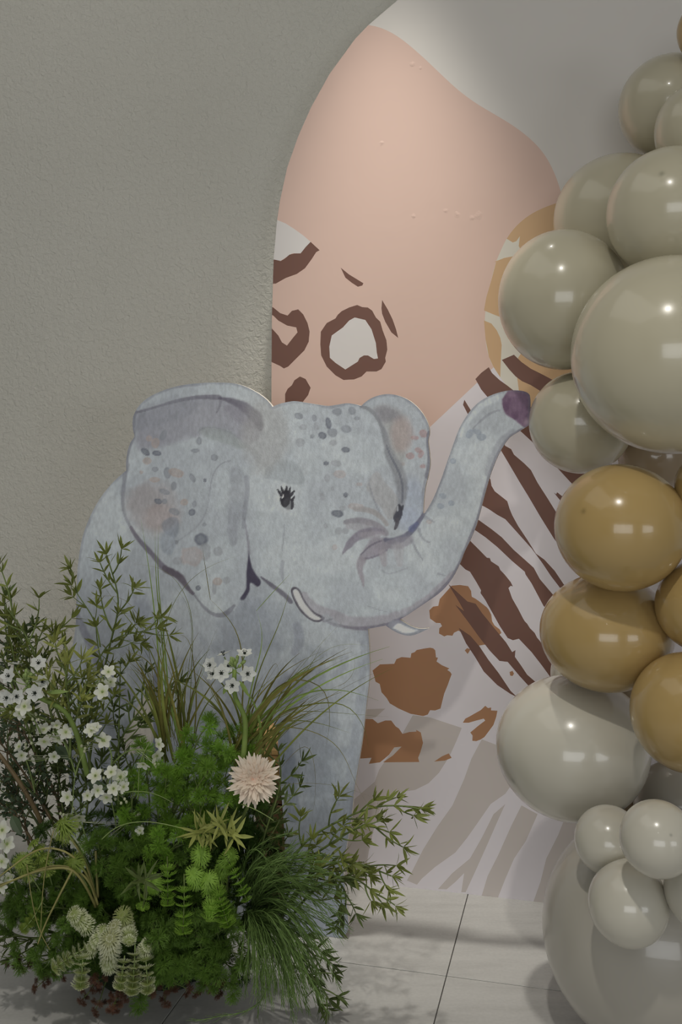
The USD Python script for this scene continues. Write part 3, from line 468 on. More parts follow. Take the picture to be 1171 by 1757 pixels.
    stroke([(620, 698), (636, 704), (648, 718), (657, 735), (664, 760), (668, 778), (680, 800), (689, 830), (689, 855), (687, 868)], [1.5, 2, 2, 3, 4, 6, 7, 6, 4], (112, 113, 117), .7, 1.0)
    stroke([(664, 765), (672, 785), (684, 808), (691, 835), (690, 862)], [1, 1.4, 1.4, 1.2], (84, 86, 94), .6)
    stroke([(737, 742), (734.5, 758), (736, 770), (737, 791), (733, 817)], [2, 2, 2.5, 3], (100, 100, 108), .7)
    # brow, cheeks
    area([(452, 822), (458, 803), (472, 792), (490, 789), (508, 795), (520, 810), (522, 828), (510, 832), (490, 827), (470, 822)], (138, 143, 146), .75, 2, 5)
    blob(455, 745, 26, 44, (144, 143, 141), .55, soft=1, edge=0)
    stroke([(488, 900), (486, 930), (484, 945)], [.8, .6], GREY, .4); stroke([(485, 965), (484, 985), (487, 1000)], [2.5, 2, 1], GREY, .5)
    # eyes
    blob(487, 856, 13, 20, (168, 171, 172), .6, soft=.5, edge=0)
    blob(490, 856, 8.5, 14, (46, 45, 50), .97, .15, .12, 0, .25); blob(495, 864, 7, 8, (70, 70, 74), .5, 0, .5, 0); blob(485, 851, 2.4, 3.5, (190, 194, 196), .95, .2, .3, 0, .1)
    for a, b in (((483, 850), (476.5, 840)), ((486, 845), (483, 835.5)), ((491.5, 843), (492, 834.5)), ((496, 845), (499, 836)), ((500, 849), (505.5, 842)), ((502, 858), (505, 852))): stroke([a, b], [2.4, 1], (44, 43, 48), .95, .4, .1)
    stroke([(500, 858), (502, 866), (501, 873)], [1.2, 2.6, 1.5], (52, 51, 56), .9, .4, .1)
    blob(683, 882, 7, 14, (60, 60, 68), .92, .2, .15, 0, .3); blob(683, 873, 1.6, 4, (165, 168, 172), .8, .1, .3, 0, .1); stroke([(682, 893), (681, 900), (678, 908)], [3, 2.5, 1.2], (74, 72, 78), .85, .5)
    stroke([(686, 872), (685, 866)], [1.5, 1], (60, 60, 66), .9); stroke([(690, 874), (692, 868)], [1.5, 1], (60, 60, 66), .9)
    # trunk root folds
    area([(634, 845), (640, 815), (648, 810), (660, 825), (674, 842), (683, 868), (668, 892), (658, 876), (644, 860)], (142, 142, 143), .8, 2, 4)
    stroke([(634, 830), (642, 858), (655, 885)], [.8, 1.4], GREY, .5); stroke([(610, 873), (625, 874), (640, 878), (655, 888), (664, 900)], [3, 3.5, 3, 2.5], (134, 131, 131), .8)
    stroke([(593, 896), (616, 893), (637, 897), (652, 905), (662, 915)], [2.5, 3.5, 4, 4], (122, 119, 125), .85); stroke([(600, 902), (616, 905), (634, 900)], [4, 4, 3], (136, 133, 137), .6, 1)
    stroke([(588, 951), (597, 937), (607, 926), (624, 916), (642, 911), (657, 913)], [.8, 4, 5.5, 5, 3], (112, 107, 117), .85); stroke([(620, 918), (640, 918), (656, 915)], [3, 5, 3], (134, 130, 135), .6)
    stroke([(622, 957), (634, 947), (648, 938), (660, 932)], [4, 8, 11, 8], (124, 119, 127), .85); stroke([(620, 952), (634, 938), (655, 928)], [1, 1.2, 1], (96, 92, 102), .7); stroke([(622, 959), (640, 956), (664, 944)], [1.4, 1.4, 1], (104, 99, 110), .7)
    stroke([(624, 1006), (621, 990), (618, 975), (621, 961)], [.7, 2.6, 4, 5], (130, 125, 131), .85)
    stroke([(662, 926), (680, 928), (697, 920), (712, 905), (720, 894), (728, 881)], [3, 4.5, 3, 3, 2], (90, 90, 104), .85); stroke([(668, 934), (685, 932), (703, 926)], [5, 7, 5], (124, 120, 128), .7); stroke([(706, 908), (716, 898)], [3.5, 2.5], (82, 88, 118), .6)
    stroke([(707, 928), (714, 942), (726, 961)], [2, 1.5, .8], GREY, .6); stroke([(720, 908), (723, 920), (738, 931)], [1.8, 1.5, .8], GREY, .55); stroke([(732, 888), (746, 896)], [2, 1], GREY, .5); stroke([(657, 950), (660, 968)], [5, 3], (140, 136, 140), .6); stroke([(684, 940), (686, 968)], [7, 4], (144, 142, 145), .5)
    stroke([(655, 978), (668, 984), (685, 980), (700, 975)], [.8, .8], GREY, .35); stroke([(752, 984), (764, 988)], [1.2, .8], GREY, .5); stroke([(632, 1040), (650, 1046), (664, 1050)], [.8, .6], GREY, .4)
    # under the jaw and along the trunk
    stroke([(522, 1022), (535, 1040), (560, 1055), (600, 1068), (640, 1070), (690, 1058), (740, 1025), (778, 985)], [5, 7, 9, 8, 9, 8, 6, 4], (134, 130, 136), .7, .7)
    stroke([(560, 1066), (600, 1077), (640, 1077), (690, 1064), (740, 1029), (780, 986), (806, 928), (822, 888), (832, 850), (846, 803), (866, 762), (896, 737)], [1.5, 2, 2.5, 3, 2.5, 2.5, 2.5, 2.5, 2.5, 3, 2.5, 1.5], (100, 96, 106), .7)
    stroke([(668, 1073), (680, 1068), (690, 1063)], [3, 4, 3], (86, 80, 98), .75)
    stroke([(448, 990), (465, 1003), (485, 1018), (499, 1032)], [1, 2.2, 3, 3], (84, 80, 90), .8)
    stroke([(728, 884), (742, 861), (762, 812), (787, 741), (801, 716), (818, 696)], [.8, 1.2, 1, 1], (122, 124, 130), .6)
    stroke([(812, 735), (830, 718), (845, 708), (858, 704)], [1, 1.5, 1], GREY, .5); stroke([(790, 745), (815, 702), (850, 682)], [4, 6, 5], (172, 177, 180), .6, 1)
    stroke([(838, 812), (846, 790), (860, 764), (880, 742)], [4, 6, 6, 4], (126, 128, 134), .6, 1)
    # tusks and trunk tip
    tu = [(499, 1013), (506, 1007), (513, 1010), (519, 1022), (530, 1040), (545, 1053), (558, 1061), (549, 1067), (533, 1064), (518, 1052), (507, 1036), (502, 1024)]
    area(tu, (76, 72, 80), .95, 1.2, 1.5); area([(503, 1014), (508, 1011), (512, 1014), (517, 1025), (529, 1043), (543, 1056), (551, 1062), (545, 1064), (533, 1060), (520, 1048), (510, 1033)], (192, 194, 194), 1, 1.5, 1.5)
    stroke([(556, 1066), (570, 1062)], [1.5, 1], DARK, .5)
    area([(664, 1073), (677, 1083), (693, 1090), (710, 1090), (724, 1085), (738, 1078), (714, 1078), (700, 1071), (686, 1064)], (132, 134, 140), .8, 1.2); area([(674, 1078), (688, 1070), (702, 1077), (718, 1081), (704, 1086), (690, 1085)], (184, 187, 189), .95, 1.6)
    tip = [(861.5, 685), (867.9, 675.6), (876, 666), (893, 664), (912, 668), (916, 700), (914, 740), (902, 735), (893.5, 729), (882.8, 719.4), (870, 712), (863.6, 699)]
    area(tip, (97, 77, 95), .95, 1.6, 2)
    it = near(tip, 0)
    if len(it): m_ = shapely.contains_xy(Polygon(tip), P[it, 0], P[it, 1]); j = it[m_]; blend(j, .7 * sm((mid[j] - .45) / .25), (82, 62, 82)); blend(j, .5 * sm((.42 - mid[j]) / .2), (122, 102, 118)); blend(j, .7 * np.exp(-(((P[j, 0] - 906) / 6) ** 2 + ((P[j, 1] - 724) / 6) ** 2)), (150, 135, 145))
    # body lines
    stroke([(130, 1040), (137, 1068), (150, 1095), (166, 1130), (182, 1160), (200, 1185), (215, 1197)], [1.5, 4, 4, 5, 7, 10, 10], (104, 104, 118), .6, 1.1)
    stroke([(269, 1140), (271, 1180), (270, 1230), (268, 1300)], [3, 6, 6, 5], (90, 92, 106), .7, .9)
    stroke([(240, 1030), (255, 1080), (262, 1130)], [10, 12, 8], (122, 126, 136), .5, 1.1); stroke([(510, 1075), (514, 1095), (505, 1120)], [5, 6, 4], (118, 121, 130), .6, 1); stroke([(430, 1060), (440, 1110), (460, 1150)], [20, 26, 20], (120, 124, 132), .45, 1.2)
    blob(500, 1188, 16, 24, (96, 97, 109), .5, .5, 1.2, 0); stroke([(484, 1245), (492, 1290), (498, 1340), (502, 1400)], [7, 9, 8, 8], (98, 104, 116), .6, 1); stroke([(590, 1130), (585, 1150), (570, 1160)], [5, 4, 3], (118, 122, 132), .4, 1)
    stroke([(622, 1100), (623, 1150), (617, 1210), (608, 1280), (598, 1350)], [3, 4, 5, 5], (128, 132, 140), .5, 1.0); stroke([(560, 1060), (590, 1088), (620, 1094)], [5, 7, 4], (150, 155, 160), .5, 1)
    area([(248, 1195), (257, 1197), (261, 1228), (262, 1275), (245, 1290), (212, 1290), (208, 1274), (224, 1240), (238, 1208)], (158, 153, 145), 1, 1.2, 1.5)
    # a soft darker line follows the whole outline
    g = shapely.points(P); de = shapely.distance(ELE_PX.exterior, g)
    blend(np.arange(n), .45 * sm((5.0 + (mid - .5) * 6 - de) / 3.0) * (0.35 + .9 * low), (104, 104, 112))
    C *= (1 + (grain - .5) * .16 + (mid - .5) * .05)[:, None]
    return np.clip(C, 20, 235)

KE = 0.47
def ele_material():
    nodes = {'a': ('attribute', {'attribute': 'tint'}), 'g': ('geometry', {}), 'mp': ('mapping', {'scale': (1.0, 1.0, .55)}), 'n': ('noise_texture', {'scale': 420.0, 'detail': 2}), 'b': ('bump', {'distance': .0012, 'strength': .25}),
             'p': ('principled_bsdf', {'roughness': .55, 'specular_ior_level': .25})}
    return usdkit.material(stage, LK + 'watercolour_print', nodes, [('a.color', 'p.base_color'), ('g.position', 'mp.vector'), ('mp.vector', 'n.vector'), ('n.fac', 'b.height'), ('b.normal', 'p.normal')], surface='p.BSDF')
M_ELE = ele_material()
def px_ring_to_uz(ring): return plane_uz(*np.asarray(ring, float).T, W_ELE)
ELE_UZ = Polygon(px_ring_to_uz(ELE_PX.exterior.coords[:-1])).buffer(0)
zmin = ELE_UZ.bounds[1]
EO = UW((ELE_UZ.bounds[0] + ELE_UZ.bounds[2]) / 2, W_ELE, 0)
el = tag(thing('elephant_cutout', EO), 'standing foam board cutout printed with a watercolour baby elephant raising its trunk', 'elephant cutout')
if zmin > 0 or True:
    # the feet stand on the floor
    ELE_UZ = ELE_UZ.intersection(sbox(-9, 0.0005, 9, 9))
def Q(pts): return Polygon(px_ring_to_uz(spl(pts + [pts[0]]))).buffer(0)
REG = [('eye', Q([(478, 856), (482, 840), (492, 834), (503, 842), (504, 872), (493, 874), (482, 868)])), ('eye', Q([(675, 882), (682, 866), (692, 868), (691, 888), (679, 908)])),
       ('tusk', Q([(498, 1013), (506, 1006), (514, 1009), (531, 1039), (559, 1061), (549, 1068), (533, 1065), (517, 1052), (506, 1036)])), ('tusk', Q([(662, 1072), (686, 1062), (705, 1068), (745, 1074), (745, 1082), (710, 1096), (690, 1094)])),
       ('trunk_tip', Q([(861.5, 685), (868, 674), (880, 660), (920, 660), (920, 740), (904, 738), (893, 729), (882.8, 719.4), (870, 712), (863.6, 699)])),
       ('ear', Q([(205, 640), (440, 640), (470, 700), (450, 735), (425, 790), (420, 890), (428, 950), (427, 1010), (405, 1045), (380, 1057), (355, 1048), (320, 1008), (280, 975), (225, 905), (205, 850)])),
       ('ear', Q([(620, 697), (640, 660), (760, 660), (760, 800), (735, 880), (712, 903), (692, 875), (690, 830), (668, 778), (650, 722), (636, 704)])),
       ('head', Q([(215, 640), (960, 600), (960, 720), (800, 990), (690, 1070), (640, 1080), (600, 1077), (560, 1062), (499, 1032), (448, 992), (427, 1005), (300, 900), (300, 700)])),
       ('body', Polygon(px_ring_to_uz([(60, 560), (1000, 560), (1000, 1690), (60, 1690)])))]
STEP = 0.0021
def gridded(poly):
    parts = []
    u0, z0, u1, z1 = poly.bounds
    iu, iz = np.arange(math.floor(u0 / STEP), math.ceil(u1 / STEP)), np.arange(math.floor(z0 / STEP), math.ceil(z1 / STEP))
    I, J = [a.ravel() for a in np.meshgrid(iu, iz, indexing='ij')]
    cells = shapely.box(I * STEP, J * STEP, (I + 1) * STEP, (J + 1) * STEP)
    shapely.prepare(poly)
    full = shapely.contains(poly, cells); cut = shapely.intersects(poly, cells) & ~full
    I2, J2 = I[full], J[full]
    key = {}; a = np.stack([I2, J2], 1)
    corners = np.concatenate([a, a + [1, 0], a + [1, 1], a + [0, 1]])
    un, inv = np.unique(corners, axis=0, return_inverse=True); inv = inv.ravel(); m = len(I2)
    q = np.stack([inv[:m], inv[m:2 * m], inv[2 * m:3 * m], inv[3 * m:]], 1)
    parts.append((un * STEP, np.vstack([q[:, [0, 1, 2]], q[:, [0, 2, 3]]])))
    for c in shapely.intersection(cells[cut], poly):
        t = tri_poly(c, 1e-12)
        if t: parts.append(t)
    return cat_mesh(parts)
taken = None
for name, r in REG:
    p = ELE_UZ.intersection(r)
    q = p if taken is None else p.difference(taken)
    taken = r if taken is None else taken.union(r)
    v, f = gridded(q)
    W3, f = on_plane((v, f), W_ELE)
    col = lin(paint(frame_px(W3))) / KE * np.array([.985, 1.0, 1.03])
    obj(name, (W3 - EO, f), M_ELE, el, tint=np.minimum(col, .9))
obj('foam_panel', rel(extrude_uz(ELE_UZ, W_ELE + .0003, W_ELE + .010), EO), M_FOAM, el)
# ------------------------------------------------------------------ balloons
def latex(name, c, c2, rough=0.22):
    nodes = {'p': ('principled_bsdf', {'roughness': rough, 'specular_ior_level': .5, 'coat_weight': .45, 'coat_roughness': .06}), 'lw': ('layer_weight', {'blend': .25}), 'mx': ('mix', {'color1': c, 'color2': c2})}
    return usdkit.material(stage, LK + name, nodes, [('lw.facing', 'mx.fac'), ('mx.color', 'p.base_color')], surface='p.BSDF')
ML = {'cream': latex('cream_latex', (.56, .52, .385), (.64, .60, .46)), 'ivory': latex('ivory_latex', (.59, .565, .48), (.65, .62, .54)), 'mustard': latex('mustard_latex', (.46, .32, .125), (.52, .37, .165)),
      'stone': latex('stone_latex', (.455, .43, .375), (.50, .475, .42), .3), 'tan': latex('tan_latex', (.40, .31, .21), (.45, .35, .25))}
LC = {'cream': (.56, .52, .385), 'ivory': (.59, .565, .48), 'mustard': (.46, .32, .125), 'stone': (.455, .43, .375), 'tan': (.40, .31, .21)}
M_TIP = usdkit.material(stage, LK + 'latex_tip', {'a': ('attribute', {'attribute': 'tint'}), 'p': ('principled_bsdf', {'roughness': .26, 'specular_ior_level': .45, 'coat_weight': .35, 'coat_roughness': .09})}, [('a.color', 'p.base_color')], surface='p.BSDF')
def balloon(px, py, rx, ry, Y, kind, label, tip=None, group=None):
    c = at(px, py, Y); R = rx * Y / F; q = ry / rx
    if tip is None: ax = unit(np.array([-.25, .85, -.35])); knotdir = ax; axis = -ax
    else:
        tx, ty = (tip[0] - px) / rx, (tip[1] - py) / ry
        axis = unit(np.array([tx, -math.sqrt(max(1 - tx * tx - ty * ty, .02)), -ty]))
    B = basis(axis)
    th = np.linspace(0, np.pi, 49); r = np.sin(th); z = np.cos(th)
    z = np.where(z < 0, z * (1 + .10 * (-z) ** 5), z)                   # drawn out a little towards the knot
    r = r * (1 - .03 * np.clip(-z, 0, 1) ** 2)
    prof = np.stack([r, z], 1); ang = np.linspace(0, 2 * np.pi, 73)[:-1]
    V = np.stack([prof[:, None, 0] * np.cos(ang), prof[:, None, 0] * np.sin(ang), np.broadcast_to(prof[:, None, 1], (49, 72))], -1)
    i, j = np.meshgrid(np.arange(48), np.arange(72), indexing='ij')
    quad = np.stack([i * 72 + j, (i + 1) * 72 + j, (i + 1) * 72 + (j + 1) % 72, i * 72 + (j + 1) % 72], -1).reshape(-1, 4)
    def put(v): w = (v @ B.T) * R; w[:, 2] *= q; return w
    b = tag(thing('balloon', c), label, 'balloon', group)
    v = V.reshape(-1, 3); f = np.vstack([quad[:, [0, 1, 2]], quad[:, [0, 2, 3]]])
    obj('body', trimesh.Trimesh(put(v), f, process=True), ML[kind], b, smooth=True)
    tp = prof[:6] * np.array([.55, 1.0]); tp = np.stack([np.linspace(0, .085, 6), 1.0 + .0015 - .5 * np.linspace(0, .085, 6) ** 2 - .0014 * (np.linspace(0, 1, 6)) ** 3], 1)
    if tip is not None:
        a2 = np.linspace(0, 2 * np.pi, 21)[:-1]; V2 = np.stack([tp[:, None, 0] * np.cos(a2), tp[:, None, 0] * np.sin(a2), np.broadcast_to(tp[:, None, 1], (6, 20))], -1)
        i, j = np.meshgrid(np.arange(5), np.arange(20), indexing='ij'); q2 = np.stack([i * 20 + j, (i + 1) * 20 + j, (i + 1) * 20 + (j + 1) % 20, i * 20 + (j + 1) % 20], -1).reshape(-1, 4)
        rr = np.hypot(V2[..., 0], V2[..., 1]).ravel() / .085; k_ = np.exp(-(rr * 2.1) ** 2)[:, None] * .55
        obj('tip', trimesh.Trimesh(put(V2.reshape(-1, 3)), np.vstack([q2[:, [0, 1, 2]], q2[:, [0, 2, 3]]]), process=False), M_TIP, b, smooth=True, tint=np.array(LC[kind]) * (1 - k_) + np.array(LC[kind]) * np.array([.38, .40, .40]) * k_)
    kv, kf = tube(np.array([[0, 0, -1.09], [0, 0, -1.12], [0, 0, -1.15], [0, 0, -1.18]]), np.array([.05, .035, .055, .07]), 10)
    obj('knot', (put(kv), kf), ML[kind], b, smooth=True)
    return b
BAL = [(1216, 52, 52, 52, 1.750, 'mustard', 'mustard balloon just peeking in at the top right corner of the garland', None),
 (1152, 183, 88, 87, 1.864, 'cream', 'dim cream balloon with a bright spot at the top of the garland, half behind another', None),
 (1206, 224, 80, 82, 1.716, 'cream', 'small cream balloon cut by the frame, below the topmost cream balloon', None),
 (1064, 378, 112, 112, 1.890, 'cream', 'cream balloon partly hidden behind the grey dotted balloon in the upper garland', None),
 (1155, 366, 111, 112, 1.651, 'cream', 'cream balloon with a grey dot at its upper left, upper garland', (1107, 322)),
 (967, 515, 111, 120, 1.779, 'cream', 'round cream balloon standing out furthest left in the upper garland over the giraffe print', None),
 (1153, 610, 170, 170, 1.565, 'cream', 'largest cream balloon in the middle of the garland', None),
 (997, 725, 88, 88, 1.800, 'cream', 'medium cream balloon touching the purple tip of the elephant trunk', None),
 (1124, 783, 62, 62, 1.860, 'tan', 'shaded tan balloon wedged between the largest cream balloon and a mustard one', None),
 (1216, 835, 56, 58, 1.555, 'mustard', 'mustard balloon just showing at the frame edge under the largest cream balloon', None),
 (1066, 905, 112, 109, 1.584, 'mustard', 'uppermost full mustard balloon of the garland with a darker dot at its left', (985, 872)),
 (1041, 1085, 113, 100, 1.670, 'mustard', 'wide mustard balloon directly above the big ivory balloon', None),
 (1211, 1040, 84, 80, 1.567, 'mustard', 'mustard balloon cut by the frame right of two full mustard ones', None),
 (1184, 1222, 100, 102, 1.532, 'mustard', 'lowest mustard balloon, cut by the frame right of the big ivory balloon', None),
 (983, 1282, 130, 121, 1.738, 'ivory', 'big ivory balloon with two window reflections below the mustard balloons', (872, 1322)),
 (1008, 1158, 62, 62, 1.897, 'ivory', 'ivory balloon mostly hidden behind the joint of mustard and big ivory balloons', None),
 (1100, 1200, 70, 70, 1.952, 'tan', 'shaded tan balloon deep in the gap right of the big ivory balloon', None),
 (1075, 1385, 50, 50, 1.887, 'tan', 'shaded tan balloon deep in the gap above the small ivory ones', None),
 (1164, 1377, 75, 70, 1.787, 'stone', 'pale grey balloon behind the small ivory balloons, under the lowest mustard one', None),
 (1045, 1442, 58, 58, 1.504, 'ivory', 'small ivory balloon at the left of the lower cluster', None),
 (1129, 1439, 64, 64, 1.348, 'ivory', 'small ivory balloon with a grey dot near its top in the lower cluster', (1133, 1410)),
 (1079, 1551, 68, 70, 1.414, 'ivory', 'small ivory balloon with a grey dot near its bottom, in front of the giant balloon', (1050, 1604)),
 (1208, 1528, 66, 66, 1.378, 'ivory', 'small ivory balloon cut by the frame edge in the lower cluster', None),
 (1128, 1597, 194, 194, 1.596, 'stone', 'giant pale grey balloon resting on the floor', None)]
for b in BAL: balloon(*b[:6], b[6], b[7])
# ------------------------------------------------------------------ plants
PL = np.random.default_rng(21)
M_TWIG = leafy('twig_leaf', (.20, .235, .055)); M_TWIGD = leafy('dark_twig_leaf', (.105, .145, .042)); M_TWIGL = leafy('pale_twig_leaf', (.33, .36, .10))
M_STEMB = leafy('brown_stem', (.14, .10, .05), .05); M_STEMG = leafy('green_stem', (.15, .20, .06), .1); M_STEMO = leafy('olive_stem', (.30, .28, .10), .1)
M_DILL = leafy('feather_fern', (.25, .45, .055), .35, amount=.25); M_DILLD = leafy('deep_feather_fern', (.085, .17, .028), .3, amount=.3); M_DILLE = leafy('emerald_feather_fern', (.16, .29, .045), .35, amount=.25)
M_LIME = leafy('lime_frill', (.34, .56, .085), .35, amount=.15); M_FRILLP = leafy('pale_frill', (.4, .42, .2), .35, tinted=True, amount=.12)
M_GRASS = leafy('grass_blade', (.20, .23, .055), .25, amount=.3); M_GRASSO = leafy('olive_blade', (.185, .172, .045), .2, amount=.3); M_GRASSL = leafy('light_blade', (.27, .38, .10), .3)
M_CYP = leafy('needle_spray', (.19, .30, .085), .3, amount=.25)
M_PETW = leafy('white_petal', (.78, .80, .76), .3, amount=.04, rough=.6); M_PETC = leafy('cream_petal', (.74, .75, .60), .3, amount=.06, rough=.6, tinted=True)
M_EYE = matte('flower_eye', (.012, .02, .012), .5); M_PETP = leafy('peach_petal', (.8, .6, .45), .25, tinted=True, amount=.06)
M_RED = leafy('red_sprig', (.13, .062, .036), .2, amount=.35); M_GUM = leafy('gum_leaf', (.10, .145, .08), .2); M_BUD = leafy('green_bud', (.30, .40, .14), .2)
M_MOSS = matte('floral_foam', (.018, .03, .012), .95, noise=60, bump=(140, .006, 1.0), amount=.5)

def leaf_blade(p, d, nrm, L, W, bend=.2, seg=4, fold=.25):
    "a pointed leaf from p along d, folded a little on its midrib"
    d = unit(d); s = unit(np.cross(d, nrm)); nn = np.cross(s, d)
    t = np.linspace(0, 1, seg + 1); wid = W * np.sin(np.pi * np.clip(t, 0.02, 1) ** .8) ** .9 * .5; wid[-1] = 0; wid[0] = W * .06
    mid = p + L * (t[:, None] * d - bend * (t[:, None] ** 2) * nn)
    up = nn * 1.0
    l = mid + wid[:, None] * (s + fold * up); r = mid + wid[:, None] * (-s + fold * up)
    v = np.vstack([mid, l, r]); n = seg + 1; f = []
    for k in range(seg):
        f += [[k, n + k, n + k + 1], [k, n + k + 1, k + 1], [k, k + 1, 2 * n + k + 1], [k, 2 * n + k + 1, 2 * n + k]]
    return v, np.array(f)
def rnd_dir(axis, spread, rng, phi=None):
    B = basis(axis); phi = rng.uniform(0, 2 * np.pi) if phi is None else phi
    return math.cos(spread) * B[:, 2] + math.sin(spread) * (math.cos(phi) * B[:, 0] + math.sin(phi) * B[:, 1])
def rosette(p, axis, n, L, W, rng, spread=(.6, 1.25)):
    parts = []; ph = rng.uniform(0, 6.28)
    for k in range(n):
        d = rnd_dir(axis, rng.uniform(*spread), rng, ph + k * 2 * np.pi / n + rng.uniform(-.3, .3))
        parts.append(leaf_blade(p + d * .001, d, unit(np.asarray(axis) + .3 * rng.normal(size=3)), L * rng.uniform(.7, 1.15), W * rng.uniform(.8, 1.2), rng.uniform(-.1, .3)))
    return parts
BASE = at(np.array(225.), np.array(1600.), 1.74); BASE[2] = .06
def pts(path): a = np.array(path, float); return at(a[:, 0], a[:, 1], a[:, 2])
def make(name, label, cat, group, base, stems, parts):
    "one plant: stems are (curve, r0, r1, material), parts are (name, mesh, material, tint)"
    t = tag(thing(name, base), label, cat, group)
    for c, r0, r1, m in stems: obj('stem', rel(tube(c, np.linspace(r0, r1, len(c)), 5), base), m, t, smooth=True)
    for p in parts: obj(p[0], rel(p[1], base), p[2], t, tint=p[3] if len(p) > 3 else None)
    return t

# leafy twigs ----------------------------------------------------------------
def twig(label, path, rng, mat=None, stem=None, n_side=4, side=.07, L=.028, W=.0052, first=.3, group='leafy twigs', n=24, tips=1.0, r=.0027, droop=0.0, name='leafy_twig', leafn=7):
    mat = mat or M_TWIG; c = curve(pts(path), n); stems = [(c, r, r * .45, stem or M_STEMG)]; parts = []
    d = np.gradient(c, axis=0)
    def dress(cc, dd, start, step):
        s = np.r_[0, np.cumsum(np.linalg.norm(np.diff(cc, axis=0), axis=1))]; x = start
        cluster = []
        while x < s[-1] - .006:
            k = min(np.searchsorted(s, x), len(cc) - 1); t = unit(dd[k])
            for q in range(rng.integers(2, 4)):
                cluster.append(leaf_blade(cc[k], rnd_dir(t, rng.uniform(.6, 1.1), rng), unit(rng.normal(size=3) + [0, -1, 1]), L * rng.uniform(.7, 1.1), W * rng.uniform(.8, 1.2), rng.uniform(-.1, .3)))
            x += step * rng.uniform(.7, 1.3)
        if len(cluster) > 2: parts.append(('leaf_row', cat_mesh(cluster), mat))
        else: parts.extend([('leaf', q, mat) for q in cluster])
        parts.append(('leaf_cluster', cat_mesh(rosette(cc[-1], unit(dd[-1]), leafn, L * tips, W * tips, rng, (.25, 1.2) if leafn != 8 else (.8, 1.45))), mat))
    dress(c, d, first * np.linalg.norm(np.diff(c, axis=0), axis=1).sum(), .036)
    for k in range(n_side):
        i = int(len(c) * (first + (0.95 - first) * (k + .5) / n_side)); i = min(i, len(c) - 2)
        sd = rnd_dir(unit(d[i]), rng.uniform(.5, .95), rng, np.pi * k + rng.uniform(-.7, .7))
        sd[2] -= droop
        l = side * rng.uniform(.6, 1.15); e = c[i] + unit(sd) * l + unit(d[i]) * l * .25; e[2] = max(e[2], .012)
        cc = curve([c[i], c[i] + unit(sd) * l * .5, e], 8); stems.append((cc, r * .6, r * .35, stem or M_STEMG)); dress(cc, np.gradient(cc, axis=0), .022, .026)
    return make(name, label, 'leafy twig', group, c[0], stems, parts)
R0 = lambda s: np.random.default_rng(s)
